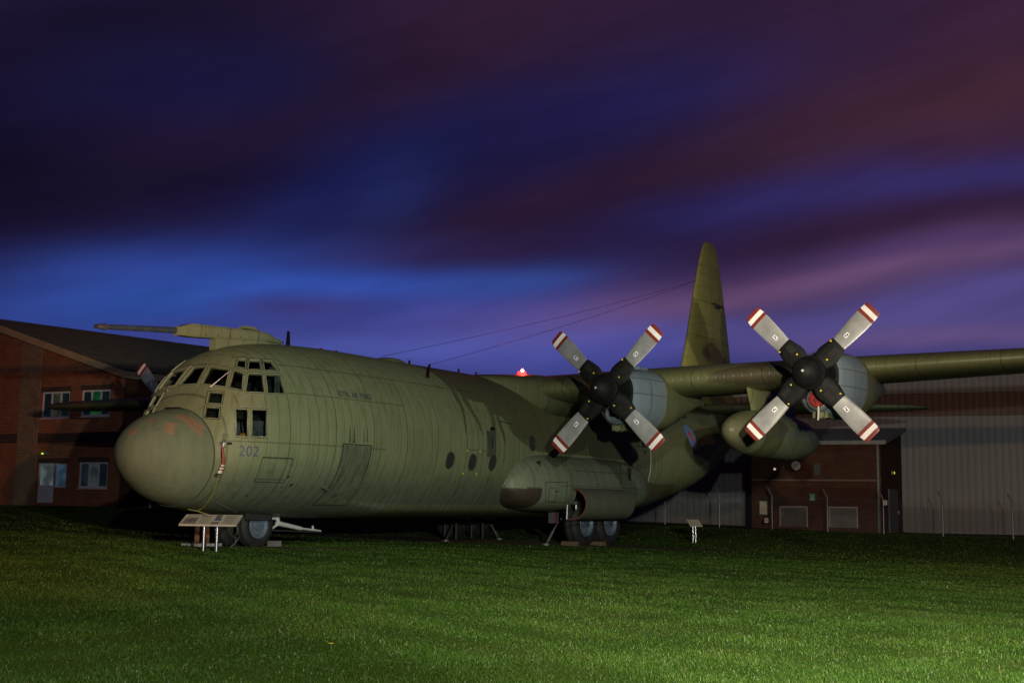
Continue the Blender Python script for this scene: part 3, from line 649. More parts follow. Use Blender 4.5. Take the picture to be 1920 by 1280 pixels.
# ================================================================== the aircraft (nose at x=0, tail towards +x, port wing towards -y)
LG, DG, RD, TAN = (.168, .192, .102), (.088, .090, .046), (.118, .148, .098), (.200, .140, .092)
def paint(name, base=None, attr=True, axis=0, pitch=1.27, off=.67, fine=.254, rough=.5, line=.50, wear=.42, segs=(), spec=.22, finek=.24):
    m = bpy.data.materials.new(name); m.use_nodes = True; t = m.node_tree; b = t.nodes['Principled BSDF']
    tcx = t.nodes.new('ShaderNodeTexCoord'); oc = tcx.outputs['Object']; sp = t.nodes.new('ShaderNodeSeparateXYZ'); t.links.new(oc, sp.inputs[0])
    co = [X(t, sp.outputs[k]) for k in range(3)]
    wob = (noise(t, oc, .6, 2, .5)-.5)*.03
    a = co[axis]+wob*1.3
    def ring(p, o, w):              # 0 away from the line, 1 on it
        q = ((a-o)/p); fr = q-q.f('ROUND'); return 1.0-(fr.f('ABSOLUTE')*p).ss(w*.35, w)
    L1 = ring(pitch, off, .020); L2 = ring(fine, off, .020) if fine else L1*0.0
    sc_ = [7, 7, 7]; sc_[2 if axis != 2 else 0] = .35
    st = noise(t, oc, 1.0, 4, .65, tuple(sc_)); big = noise(t, oc, .7, 4, .6); mid = noise(t, oc, 5, 4, .6)
    if attr:
        at = t.nodes.new('ShaderNodeAttribute'); at.attribute_name = 'paint'; c = at.outputs['Color']
    else:
        rgb = t.nodes.new('ShaderNodeRGB'); rgb.outputs[0].default_value = (*base, 1); c = rgb.outputs[0]
    c = mixc(t, st.ss(.40, .75)*wear*1.2, c, mixc(t, 1.0, c, (.50, .53, .48), 'MULTIPLY'))
    c = mixc(t, big.ss(.45, .8)*wear*1.1, c, mixc(t, 1.0, c, (1.25, 1.20, 1.12), 'MULTIPLY'))
    c = mixc(t, mid.ss(.58, .8)*wear, c, mixc(t, 1.0, c, (.6, .6, .55), 'MULTIPLY'))
    wn = t.nodes.new('ShaderNodeTexWhiteNoise'); cv = t.nodes.new('ShaderNodeCombineXYZ')
    t.links.new(((a-off)/pitch).f('FLOOR').v, cv.inputs[0]); t.links.new((co[2 if axis != 2 else 0]*.95+.3).f('FLOOR').v, cv.inputs[1]); t.links.new((co[1]*.35).f('FLOOR').v, cv.inputs[2])
    t.links.new(cv.outputs[0], wn.inputs[0]); c = mixc(t, X(t, wn.outputs[0])*.30, c, mixc(t, 1.0, c, (.66, .68, .66), 'MULTIPLY'))
    dk = L1*(big.ss(.3, .65)*.5+.5)*line
    if fine: dk = dk.f('MAXIMUM', L2*finek*(st.ss(.25, .6)*.6+.4))
    for (ax, pos, x0, x1) in segs:  # single seams
        o_ = co[0] if ax != 0 else co[2]
        s_ = (1.0-((co[ax]+wob*.4)-pos).f('ABSOLUTE').ss(.006, .018))*o_.f('GREATER_THAN', x0)*o_.f('LESS_THAN', x1)
        dk = dk.f('MAXIMUM', s_*line)
    c = mixc(t, dk, c, (.012, .013, .009))
    geo = t.nodes.new('ShaderNodeNewGeometry'); c = mixc(t, X(t, geo.outputs['Backfacing']), c, (.010, .012, .011))
    t.links.new(c, b.inputs['Base Color']); b.inputs['Specular IOR Level'].default_value = spec
    t.links.new((mid*.25+(rough-.12)).v, b.inputs['Roughness'])
    bp = t.nodes.new('ShaderNodeBump'); bp.inputs['Strength'].default_value = .7; bp.inputs['Distance'].default_value = .018
    t.links.new((big*.8+mid*.25-L1*.5-L2*.35).v, bp.inputs['Height']); t.links.new(bp.outputs[0], b.inputs['Normal'])
    return m
def project(P):
    v = Vector(P)-CAM; D = v.dot(_d); return 960+FPX*v.dot(_r)/D, 640-FPX*v.dot(_u)/D
ROOT = Vector((15.4, 0, 0))
plane = thing('military_transport_plane', ROOT, 'large green camouflaged four propeller military transport plane parked on the lawn', 'aircraft')

def tab(T):
    xs = np.array([r[0] for r in T], float); ys = np.array([r[1:] for r in T], float)
    d = np.diff(ys, axis=0)/np.diff(xs)[:, None]; mm = np.zeros_like(ys); mm[1:-1] = np.where(d[:-1]*d[1:] > 0, 2*d[:-1]*d[1:]/(d[:-1]+d[1:]+1e-12), 0); mm[0] = d[0]; mm[-1] = d[-1]
    def f(x):
        x = np.clip(np.asarray(x, float), xs[0], xs[-1]); i = np.clip(np.searchsorted(xs, x, side='right')-1, 0, len(xs)-2); h = xs[i+1]-xs[i]; s = (x-xs[i])/h
        s = s[..., None]; h = h[..., None]
        return (2*s**3-3*s**2+1)*ys[i]+(s**3-2*s**2+s)*h*mm[i]+(-2*s**3+3*s**2)*ys[i+1]+(s**3-s**2)*h*mm[i+1]
    return f
#        x     top   bot   hw    zc    nu   nl
FUS = tab([(1.74, 2.96, .96, 1.16, 1.98, 2.05, 2.0), (1.9, 3.22, .93, 1.27, 2.04, 2.3, 2.0), (2.1, 3.55, .90, 1.40, 2.14, 2.55, 2.05), (2.4, 3.93, .86, 1.57, 2.26, 2.6, 2.1), (2.8, 4.25, .82, 1.74, 2.36, 2.45, 2.15),
           (3.3, 4.44, .79, 1.89, 2.44, 2.25, 2.2), (4.0, 4.57, .76, 2.02, 2.50, 2.08, 2.2), (5.0, 4.65, .73, 2.10, 2.54, 2.0, 2.2), (6.5, 4.69, .72, 2.13, 2.55, 2, 2.2), (19.0, 4.69, .72, 2.13, 2.55, 2, 2.2),
           (21, 4.69, .80, 2.12, 2.60, 2, 2.3), (23.2, 4.70, 1.12, 2.06, 2.78, 2, 2.4), (25.8, 4.76, 1.62, 1.88, 3.12, 2, 2.4), (28.3, 4.90, 2.32, 1.55, 3.62, 2, 2.3), (31, 5.08, 3.32, 1.05, 4.25, 2, 2.1), (33, 5.18, 4.15, .58, 4.70, 2, 2), (34.3, 5.15, 4.80, .12, 4.98, 2, 2)])
def fus_rings(xs, nth):
    T = FUS(xs); th = np.linspace(0, 2*np.pi, nth, endpoint=False)
    top, bot, hw, zc, nu, nl = [T[:, k][:, None] for k in range(6)]
    c, s = np.cos(th)[None, :], np.sin(th)[None, :]
    n_ = np.where(s >= 0, nu, nl); y = -hw*np.sign(c)*np.abs(c)**(2/n_)
    zu = zc+(top-zc)*np.abs(s)**(2/nu)
    zs = zc-(zc-bot)*np.abs(s)**(2/nl)
    q = np.clip(1-(y/hw)**2, 0, 1); zcir = zc-hw*np.sqrt(q); zch = 1.05
    ych = hw*np.sqrt(np.clip(1-((zc-zch)/hw)**2, .01, 1)); belly = zch-(zch-bot)*np.sqrt(np.clip(1-(y/ych)**2, 0, 1))**.8
    zk = np.where(zcir < zch, np.minimum(belly, zch), zcir)
    X_ = np.repeat(xs[:, None], nth, 1); k = sst(X_, 4.6, 7.5)*(1-sst(X_, 19, 22))
    z = np.where(s >= 0, zu, zs*(1-k)+zk*k)
    return np.stack([X_, y, z], -1)
def grid_faces(nx, nt_, off=0):
    i = np.arange(nx-1)[:, None]; j = np.arange(nt_)[None, :]; jn = (j+1) % nt_
    return np.stack([off+i*nt_+j+0*jn, off+i*nt_+jn, off+(i+1)*nt_+jn, off+(i+1)*nt_+j+0*jn], -1).reshape(-1, 4)
def np_mesh(name, V, F, mat_, parent, smooth=40, paintcol=None):
    F = np.ascontiguousarray(F[:, ::-1])
    me = bpy.data.meshes.new(name); me.vertices.add(len(V)); me.vertices.foreach_set('co', V.reshape(-1).astype(np.float32))
    me.loops.add(F.size); me.loops.foreach_set('vertex_index', F.reshape(-1).astype(np.int32)); me.polygons.add(len(F))
    me.polygons.foreach_set('loop_start', (np.arange(len(F))*4).astype(np.int32)); me.update(calc_edges=True); me.validate()
    if paintcol is not None:
        a = me.attributes.new('paint', 'FLOAT_COLOR', 'POINT'); a.data.foreach_set('color', np.concatenate([paintcol, np.ones((len(V), 1))], 1).reshape(-1).astype(np.float32))
    me.materials.append(mat_); me.shade_smooth(); me.set_sharp_from_angle(angle=R(smooth))
    o = link(bpy.data.objects.new(name, me))
    if parent: o.parent = parent; o.location = -ROOT
    return o
xs = np.concatenate([np.arange(1.74, 4.4, .025), np.arange(4.4, 34.3, .05), [34.3]]); NT = 400
Pf = fus_rings(xs, NT); Vf = Pf.reshape(-1, 3); Ff = grid_faces(len(xs), NT)
bvh = BVHTree.FromPolygons([tuple(v) for v in Vf], [tuple(f) for f in Ff.tolist()])
def skin(u, v, tree=None, off=0.0):
    """the point of the skin seen at (u, v) of the photograph, and its outward normal"""
    q = ray(u, v); loc, nr_, _, _ = (tree or bvh).ray_cast(CAM, q)
    if loc is None: loc, nr_, _, _ = (tree or bvh).find_nearest(CAM+q*28)
    if nr_.dot(q) > 0: nr_ = -nr_
    return loc+nr_*off, nr_
def side_skin(x, z, off=0.0, sgn=-1, tree=None):
    loc, nr_, _, _ = (tree or bvh).ray_cast(Vector((x, sgn*8, z)), Vector((0, -sgn, 0)))
    if nr_.y*sgn < 0: nr_ = -nr_
    return loc+nr_*off, nr_
def inpoly(px, py, poly):
    px = np.asarray(px); py = np.asarray(py); ins = np.zeros(px.shape, bool); n = len(poly)
    for i in range(n):
        x0, y0 = poly[i]; x1, y1 = poly[(i+1) % n]
        cnd = ((y0 > py) != (y1 > py)) & (px < (x1-x0)*(py-y0)/(y1-y0+1e-12)+x0); ins ^= cnd
    return ins
# camouflage, and claw-shaped shadows painted in, as shapes in (x, girth angle)
zcv = FUS(Vf[:, 0])[:, 3]; ang = np.arctan2(Vf[:, 2]-zcv, -Vf[:, 1])
def to_xa(pts):
    out = []
    for u, v in pts:
        p_, _ = skin(u, v); zc_ = float(FUS(np.array([p_.x]))[0, 3]); out.append((p_.x, math.atan2(p_.z-zc_, -p_.y)))
    return out
z3 = lambda L: [(600+a/4.128, 640+b_/4.128) for a, b_ in L]; z9 = lambda L: [(1160+a/4.2675, 740+b_/4.2675) for a, b_ in L]
main = to_xa(z3([(870, 240), (930, 290), (990, 350), (1050, 375), (1110, 430), (1180, 460), (1270, 478), (1300, 520), (1330, 560), (1400, 580), (1450, 630), (1480, 700), (1560, 780), (1640, 835), (1700, 855)]))
polys = [[(main[0][0]-.9, 1.75)]+main+[(19.5, -.02), (19.9, .6), (19.2, 1.75)],
 to_xa(z3([(1000, 350), (1045, 380), (1095, 470), (1125, 570), (1135, 680), (1128, 755), (1118, 640), (1090, 520), (1040, 430)])),  # from here four claw-like cast shadows, painted in the dark green
 to_xa(z3([(1080, 380), (1140, 450), (1190, 540), (1240, 630), (1268, 740), (1225, 650), (1160, 540), (1100, 450)])),
 to_xa(z3([(1300, 510), (1340, 560), (1365, 680), (1355, 830), (1345, 700), (1325, 600)])),
 to_xa(z3([(1355, 530), (1400, 620), (1430, 720), (1440, 820), (1410, 720), (1370, 620)])),
 to_xa(z9([(760, 255), (640, 270), (560, 310), (525, 380), (545, 460), (600, 540), (650, 575), (720, 520), (790, 420)]))+[(31.5, -.2), (31.5, .7)],
 to_xa(z9([(235, 700), (440, 712), (400, 800), (200, 800)])), [(27.0, 1.7), (26.0, 1.1), (27.5, .75), (31, .8), (34.3, .6), (34.3, 1.7)]]
dark = np.zeros(len(Vf), bool)
for pl in polys: dark |= inpoly(Vf[:, 0], ang, pl)
dark |= (ang > 2.0+.25*np.sin(Vf[:, 0]*1.3)) & (np.sin(Vf[:, 0]*.62+1.0)+np.sin(ang*2.1+Vf[:, 0]*.4) > .35)
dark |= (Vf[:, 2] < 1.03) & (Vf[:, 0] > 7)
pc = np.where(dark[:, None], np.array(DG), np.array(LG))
brn = np.exp(-((Vf[:, 0]-2.1)/.75)**2)*(Vf[:, 2] > 2.9)           # browner, sun baked paint round the windscreen
pc = pc*(1-.45*brn[:, None])+np.array((.175, .165, .098))*.45*brn[:, None]
low = sst(-Vf[:, 2], -2.2, -1.3)[:, None]*(~dark)[:, None]        # grey green lower flank, with belly shade darkened into the colour
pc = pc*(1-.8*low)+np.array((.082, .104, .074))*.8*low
# windows (corners in the photograph) -> openings in the skin
z1 = lambda L: [(160+a/4.128, 580+b_/4.128) for a, b_ in L]
WIN = [z1(q) for q in (
 [(838, 445), (938, 434), (866, 578), (722, 584)], [(964, 442), (1116, 460), (1088, 601), (898, 576)], [(1152, 466), (1224, 487), (1213, 629), (1113, 606)],
 [(1262, 491), (1369, 496), (1389, 645), (1240, 640)], [(1393, 500), (1508, 505), (1549, 654), (1410, 651)],
 [(1186, 381), (1245, 383), (1237, 460), (1164, 445)], [(1270, 386), (1350, 392), (1361, 470), (1257, 467)], [(1371, 392), (1438, 397), (1495, 475), (1386, 473)],
 [(957, 639), (1071, 645), (1057, 732), (939, 727)], [(932, 753), (1044, 760), (1034, 847), (918, 840)],
 [(1164, 767), (1257, 771), (1256, 986), (1166, 982)], [(1289, 773), (1407, 776), (1404, 987), (1286, 985)])]
cen = Vf[Ff].mean(1); cut = np.zeros(len(Ff), bool); sel = np.where(cen[:, 0] < 4.6)[0]
cc = cen[sel]
for flip in (1, -1):
    q = cc*np.array([1, flip, 1]); v = q-np.array(CAM); D = v@np.array(_d); uu = 960+FPX*(v@np.array(_r))/D; vv = 640-FPX*(v@np.array(_u))/D
    ok = (q[:, 1] < (.45 if flip > 0 else -.30)) & (q[:, 2] > 1.9)
    for k, w_ in enumerate(WIN):
        cut[sel] |= ok & inpoly(uu, vv, w_) & ((k > 0) | (flip > 0))
M_body = paint('fuselage_paint', segs=[(2, 2.30, 1.95, 6.2), (2, 3.36, 3.2, 7.02), (2, 3.98, 3.25, 10.8), (2, 1.55, 2.6, 3.3), (2, 1.98, 2.6, 3.3), (2, 2.45, 9.5, 11)])
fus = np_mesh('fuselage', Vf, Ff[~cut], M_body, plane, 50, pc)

# radome
xr = np.concatenate([.42+.25*np.linspace(0, 1, 24)**2, np.linspace(.69, 1.74, 50)])
RADT = tab([(.42, .0, .0), (.44, .12, .14), (.51, .29, .32), (.64, .46, .52), (.86, .65, .73), (1.12, .81, .91), (1.4, .92, 1.05), (1.74, 1.0, 1.155)])
Tr = RADT(xr); thr = np.linspace(0, 2*np.pi, 160, endpoint=False)
zcn = 2.03-.05*sst(xr, .5, 1.7)
Vr = np.stack([np.repeat(xr[:, None], 160, 1), -Tr[:, 1][:, None]*np.cos(thr), zcn[:, None]+Tr[:, 0][:, None]*np.sin(thr)], -1).reshape(-1, 3)
bvr = BVHTree.FromPolygons([tuple(v) for v in Vr], [tuple(f) for f in grid_faces(len(xr), 160).tolist()])
rc = np.tile(np.array(RD), (len(Vr), 1))
def yz_of(pts): return [((lambda p_: (p_.y, p_.z))(skin(u, v, bvr)[0])) for u, v in pts]
for pl, f_ in ((z1([(620, 870), (715, 880), (690, 975), (612, 935)]), TAN), (z1([(345, 925), (412, 922), (395, 965), (318, 962)]), (.20, .125, .08)), (z1([(470, 850), (530, 845), (545, 870), (490, 880)]), (.18, .125, .08)),
              (z1([(690, 830), (760, 800), (850, 850), (930, 905), (895, 985), (830, 920), (770, 870)]), TAN)):
    pz = yz_of(pl); rc[inpoly(Vr[:, 1], Vr[:, 2], pz)] = f_
rc = rc*(1-.22*sst(-Vr[:, 0], -1.1, -.45)[:, None])+np.array((.16, .125, .09))*.22*sst(-Vr[:, 0], -1.1, -.45)[:, None]
M_rad = paint('radome_paint', pitch=50, fine=0, off=20, line=0, wear=.35, rough=.68, spec=.15)
M_rad.name = 'radome_paint'
rad = np_mesh('radome', Vr, grid_faces(len(xr), 160), M_rad, plane, 60, rc)
mb = MB(); rg = []
for (x, k) in ((1.722, 1.0), (1.725, 1.012), (1.748, 1.012), (1.751, 1.0)):
    rg.append([Vector((x, -1.16*k*math.cos(a), 1.98+1.005*k*math.sin(a))) for a in np.linspace(0, 2*math.pi, 96, endpoint=False)])
mb.loft(rg, caps=False); mb.build('radome_seal', mat('seal_grey', (.05, .055, .04), .6), plane, smooth=40)

# cockpit interior and glazing
M_cock = mat('cockpit_lining', (.014, .018, .017), .8); M_seat = mat('seat_fabric', (.06, .075, .07), .8)
mb = MB(); mb.add([Vector((4.3, p_[1]*.96, 2.5+(p_[2]-2.5)*.96)) for p_ in fus_rings(np.array([4.3]), 48)[0]], [tuple(range(48))]); mb.box((3.1, 0, 2.25), (2.4, 2.7, .05)); mb.box((2.55, 0, 3.05), (.5, 1.9, .5))
mb.box((2.9, 0, 4.0), (.5, .7, .15))
for y in (-.75, .75):
    mb.box((3.35, y, 2.75), (.5, .5, .2)); mb.box((3.6, y, 3.15), (.14, .5, .8)); mb.box((3.62, y, 3.62), (.10, .28, .20))
    mb.tube([(2.85, y, 2.9), (2.85, y, 3.2), (2.85, y-.15, 3.3)], .02, 6)
    mb.tube([(2.85, y+.15, 3.28), (2.85, y, 3.2)], .02, 6)
cock = mb.build('cockpit_interior', M_cock, plane)
mb = MB(); mb.box((3.9, -1.2, 3.25), (.05, .35, .5)); mb.build('instrument_light', mat('green_glow', (.01, .1, .02), emit=((.01, .16, .03), .8)), cock)
mb = MB()
for (x, y, z, sx, sy, sz_) in ((2.3, -1.1, 2.55, .1, .25, .3), (2.2, -1.15, 2.2, .3, .3, .1), (2.75, -1.35, 2.5, .15, .2, .5), (3.2, -1.45, 3.45, .06, .1, .6), (3.5, -1.2, 3.9, .5, .06, .06), (2.45, -.9, 3.3, .1, .3, .08)):
    mb.box((x, y, z), (sx, sy, sz_))
for k in range(7):
    a = random.uniform(0, 6); mb.tube([(2.2+.1*k, -1.25, 2.7), (2.25+.1*k, -1.3+.1*math.sin(a), 2.5), (2.2+.1*k+.05, -1.2, 2.2+.05*k)], .012, 5)
mb.build('equipment', mat('pale_equipment', (.07, .09, .095), .5, var=.5, vscale=8), cock)
mb = MB(); mb.box((2.55, -1.2, 2.42), (.22, .12, .12)); mb.box((2.75, -1.1, 2.25), (.2, .2, .12)); mb.build('life_jacket', mat('orange_cloth', (.45, .22, .02)), cock)
M_pane = bpy.data.materials.new('cockpit_glass'); M_pane.use_nodes = True; t = M_pane.node_tree; b = t.nodes['Principled BSDF']
tb = t.nodes.new('ShaderNodeBsdfTransparent'); tb.inputs[0].default_value = (.62, .68, .66, 1); gl = t.nodes.new('ShaderNodeBsdfGlossy'); gl.inputs['Roughness'].default_value = .03
mx = t.nodes.new('ShaderNodeMixShader'); mx.inputs[0].default_value = .05; t.links.new(tb.outputs[0], mx.inputs[1]); t.links.new(gl.outputs[0], mx.inputs[2]); t.links.new(mx.outputs[0], t.nodes['Material Output'].inputs[0])
M_frame = mat('window_frame_paint', (.185, .20, .115), .5, var=.12, vscale=9); M_rivet = mat('rivet_dark', (.03, .03, .022), .6)
def lerp(a, b, t_): return (a[0]+(b[0]-a[0])*t_, a[1]+(b[1]-a[1])*t_)
mir = lambda P_: Vector((P_.x, -P_.y, P_.z))
for k, w_ in enumerate(WIN):
    cx_ = sum(p_[0] for p_ in w_)/4; cy_ = sum(p_[1] for p_ in w_)/4
    def loop(gx, off, n=8):
        out = []
        for i in range(4):
            for j in range(n):
                u, v = lerp(w_[i], w_[(i+1) % 4], j/n); d_ = math.hypot(u-cx_, v-cy_); u2 = u+(u-cx_)/d_*gx; v2 = v+(v-cy_)/d_*gx; out.append(skin(u2, v2, off=off)[0])
        return out
    outer0, outer1, inner1, inner0 = loop(3.6, -.004), loop(3.2, .014), loop(-.9, .014), loop(-.9, -.05)
    gg = [[skin(*lerp(lerp(w_[0], w_[1], i/5), lerp(w_[3], w_[2], i/5), j/5), off=-.012)[0] for i in range(6)] for j in range(6)]
    riv = []
    lp = loop(1.6, .016, 16)
    for s_ in ((0, 1) if k > 0 else (0,)):
        fn_ = (lambda P_: P_) if s_ == 0 else mir
        mb = MB(); mb.loft([[fn_(p_) for p_ in lp2] for lp2 in (outer0, outer1, inner1, inner0)], caps=False)
        fr1 = mb.build('window_frame', M_frame, plane)
        mb = MB(); mb.v = [tuple(fn_(p_)) for row in gg for p_ in row]; mb.f = [(j*6+i, j*6+i+1, (j+1)*6+i+1, (j+1)*6+i) for j in range(5) for i in range(5)]; mb.mi = [0]*25
        mb.build('window_pane', M_pane, fr1, recalc=False)
        if s_ == 0:
            mb = MB()
            for p_ in lp: mb.box(p_, (.015, .015, .015))
            mb.build('rivets', M_rivet, fr1)

# wipers
M_alu = mat('bare_aluminium', (.55, .55, .56), .3, .9, var=.1)
for (uv0, uv1) in (((396, 728), (430, 699)), ((315, 733), (324, 717))):
    a, na = skin(*uv0, off=.05); b2, nb_ = skin(*uv1, off=.04); mb = MB(); mb.tube([a-na*.05, a], .02, 8); mb.tube([a, a.lerp(b2, .5)], .013, 6); mb.tube([a.lerp(b2, .45), b2], .008, 6); mb.build('wiper', M_alu, plane)

# generic revolved or lofted parts round the x axis
def lathe_x(mb, prof, y, z, n=40, caps=False): mb.loft([[Vector((x, y-r*math.cos(a), z+r*math.sin(a))) for a in np.linspace(0, 2*math.pi, n, endpoint=False)] for x, r in prof], caps)
def airfoil(chord, tk, n=28, camber=.02):
    pts = []; 
    for i in range(n+1):
        b_ = math.pi*i/n; x = (1-math.cos(b_))/2; yt = 5*tk*(.2969*math.sqrt(x)-.126*x-.3516*x*x+.2843*x**3-.1036*x**4); yc = camber*4*x*(1-x); pts.append((x*chord, (yc+yt)*chord))
    for i in range(n-1, 0, -1):
        b_ = math.pi*i/n; x = (1-math.cos(b_))/2; yt = 5*tk*(.2969*math.sqrt(x)-.126*x-.3516*x*x+.2843*x**3-.1036*x**4); yc = camber*4*x*(1-x); pts.append((x*chord, (yc-yt)*chord))
    return pts
def attr_paint(o, fn):
    me = o.data; n = len(me.vertices); co = np.empty(n*3, np.float32); me.vertices.foreach_get('co', co); co = co.reshape(-1, 3)
    a = me.attributes.new('paint', 'FLOAT_COLOR', 'POINT'); a.data.foreach_set('color', np.concatenate([fn(co), np.ones((n, 1))], 1).reshape(-1).astype(np.float32))
M_wing = paint('wing_paint', axis=1, pitch=1.92, off=-.55, fine=.24, wear=.22, rough=.42, spec=.5, finek=.08)
def zw(y): return 4.38+.018*abs(y)-.0085*y
WT = tab([(0, 13.72, 4.95, .175), (5, 13.78, 4.85, .172), (10.3, 13.88, 4.35, .155), (15, 14.15, 3.55, .14), (19.6, 14.48, 2.75, .12), (20.1, 14.75, 2.2, .10), (20.3, 15.2, 1.4, .06)])
def wing(sgn):
    mb = MB(); ys = np.concatenate([np.arange(0, 19.6, .28), [19.6, 19.85, 20.0, 20.1, 20.2, 20.28]]); rgs = []
    for y in ys:
        le, ch, tk = WT(np.array([y]))[0]; rgs.append([Vector((le+x, sgn*y, zw(sgn*y)+z-.10)) for x, z in airfoil(ch, tk)])
    mb.loft(rgs); o = mb.build('wing', M_wing, plane, smooth=45)
    def f(co):
        d = (np.sin(co[:, 1]*.55+sgn*1.2)+np.sin(co[:, 0]*1.6+co[:, 1]*.9) > .75); return np.where(d[:, None], np.array((.060, .052, .030)), np.array((.098, .104, .046)))
    attr_paint(o, f); return o
wing_p = wing(-1); wing_s = wing(1)
wing_p['label'] = 'port wing carrying two engines and a drop tank'; 
for o_, sg in ((wing_p, -1), (wing_s, 1)):    # ailerons and flap seams as thin gaps cut by dark strips on the top and under skin
    pass
# wing root fairing over the fuselage
FAT = tab([(12.2, .55, 4.60, 4.45), (12.8, 1.15, 4.70, 4.05), (13.6, 1.75, 4.76, 3.62), (14.6, 2.14, 4.84, 3.45), (18.4, 2.14, 4.84, 3.45), (19.6, 1.7, 4.80, 3.9), (21.2, .9, 4.72, 4.3), (22, .3, 4.66, 4.5)])
mb = MB(); rgs = []
for x in np.linspace(12.2, 22, 60):
    hw, tp, bt = FAT(np.array([x]))[0]; zc_ = (tp+bt)/2; hh = (tp-bt)/2
    rgs.append([Vector((x, -hw*np.sign(math.cos(a))*abs(math.cos(a))**(2/3.6), zc_+hh*np.sign(math.sin(a))*abs(math.sin(a))**(2/3.2))) for a in np.linspace(0, 2*math.pi, 72, endpoint=False)])
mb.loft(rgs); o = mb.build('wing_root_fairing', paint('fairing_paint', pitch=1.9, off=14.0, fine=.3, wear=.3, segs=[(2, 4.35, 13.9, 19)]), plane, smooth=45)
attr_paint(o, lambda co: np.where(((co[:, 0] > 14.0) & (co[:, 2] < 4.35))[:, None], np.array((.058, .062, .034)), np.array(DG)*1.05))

# tailplane and fin
M_tail = paint('tail_paint', axis=1, pitch=1.9, off=.3, fine=.38, wear=.25, finek=.06)
HT = tab([(0, 28.3, 4.4, .11), (1.5, 28.75, 4.0, .11), (7.3, 31.0, 2.2, .10), (7.8, 31.45, 1.65, .08), (8.05, 32.0, .9, .05)])
for sgn in (-1, 1):
    mb = MB(); rgs = []
    for y in np.concatenate([np.linspace(0, 7.3, 24), [7.5, 7.7, 7.85, 7.95, 8.03]]):
        le, ch, tk = HT(np.array([y]))[0]; rgs.append([Vector((le+x, sgn*y, 4.87+.009*-sgn*y+z)) for x, z in airfoil(ch, tk, 18, -.005)])
    mb.loft(rgs); o = mb.build('tailplane', M_tail, plane, smooth=45)
    attr_paint(o, lambda co: np.where((np.sin(co[:, 1]*1.1)+np.sin(co[:, 0]*1.4) > .2)[:, None], np.array(DG), np.array(LG)))
M_fin = paint('fin_paint', axis=2, pitch=1.45, off=6.3, fine=0, wear=.35, line=.5, segs=[(0, 30.35, 4.9, 11.2), (0, 31.35, 4.9, 11.3)])
FT = tab([(4.6, 24.2, 33.25, .055), (5.1, 25.9, 33.15, .075), (5.7, 27.35, 33.05, .105), (7.0, 28.02, 32.78, .115), (9.94, 29.12, 31.95, .11), (11.2, 29.68, 31.5, .10), (11.5, 29.88, 31.35, .10), (11.68, 30.1, 31.15, .10), (11.75, 30.4, 30.9, .08)])
mb = MB(); rgs = []
for z in np.concatenate([np.linspace(4.6, 11.2, 40), [11.3, 11.4, 11.5, 11.58, 11.64, 11.69, 11.73, 11.75]]):
    le, te, tk = FT(np.array([z]))[0]; ch = te-le; rgs.append([Vector((le+x, y, z)) for x, y in airfoil(ch, tk, 24, 0)])
mb.loft(rgs); fin = mb.build('fin', M_fin, plane, smooth=45)
attr_paint(fin, lambda co: np.where(((np.sin(co[:, 2]*.95+.6)+np.sin(co[:, 0]*1.9+co[:, 2]*.4)) > 1.05)[:, None], np.array((.140, .140, .048)), np.array((.250, .250, .082))))
mb = MB(); mb.tube([(30.2, -.30, 9.2), (31.1, -.36, 9.15)], .03, 6); mb.box((30.6, -.31, 9.1), (.5, .06, .12)); mb.build('antenna', M_rivet, plane)
mb = MB(); mb.tube([(29.5, 0, 9.95), (29.05, 0, 9.95)], .02, 6); mb.tube([(29.3, 0, 9.55), (29.0, 0, 9.55)], .015, 6); mb.build('wire_anchor', M_rivet, plane)

# nacelles, propellers
M_cowl = paint('grey_cowl_paint', base=(.145, .185, .225), attr=False, pitch=.82, off=12.75, fine=0, wear=.3, line=.5, rough=.42, segs=[(2, 4.35, 12, 13.6), (2, 3.95, 12, 13.6)])
M_nac = paint('nacelle_paint', base=(.115, .125, .062), attr=False, pitch=1.1, off=14.6, fine=0, wear=.3, line=.5)
M_black = mat('black_rubber_paint', (.0055, .0055, .006), .65, var=.35, vscale=9, spec=.2)
M_blade = mat('brushed_blade_metal', (.40, .40, .40), .38, .55, var=.16, vscale=3); M_red = mat('propeller_red', (.175, .020, .012), .45, var=.15, vscale=8); M_white = mat('propeller_white', (.72, .71, .70), .45, var=.06, vscale=8)
M_blue = mat('decal_blue', (.03, .04, .22), .5)
NACT = tab([(12.02, .50, .50, .66), (12.25, .60, .58, .86), (12.8, .70, .65, .95), (13.55, .735, .68, .95), (14.3, .69, .62, .88), (15.1, .58, .5, .66), (15.9, .44, .42, .40), (16.8, .28, .34, .10), (17.6, .10, .26, -.10)])
def nac_ring(x, y, z, n=64):
    hw, tp, bt = NACT(np.array([x]))[0]; out = []
    for a in np.linspace(0, 2*math.pi, n, endpoint=False):
        c, s = math.cos(a), math.sin(a); e = 2.25 if s > 0 else 2.5
        out.append(Vector((x, y-hw*np.sign(c)*abs(c)**(2/e), z+(tp if s > 0 else bt)*np.sign(s)*abs(s)**(2/e))))
    return out
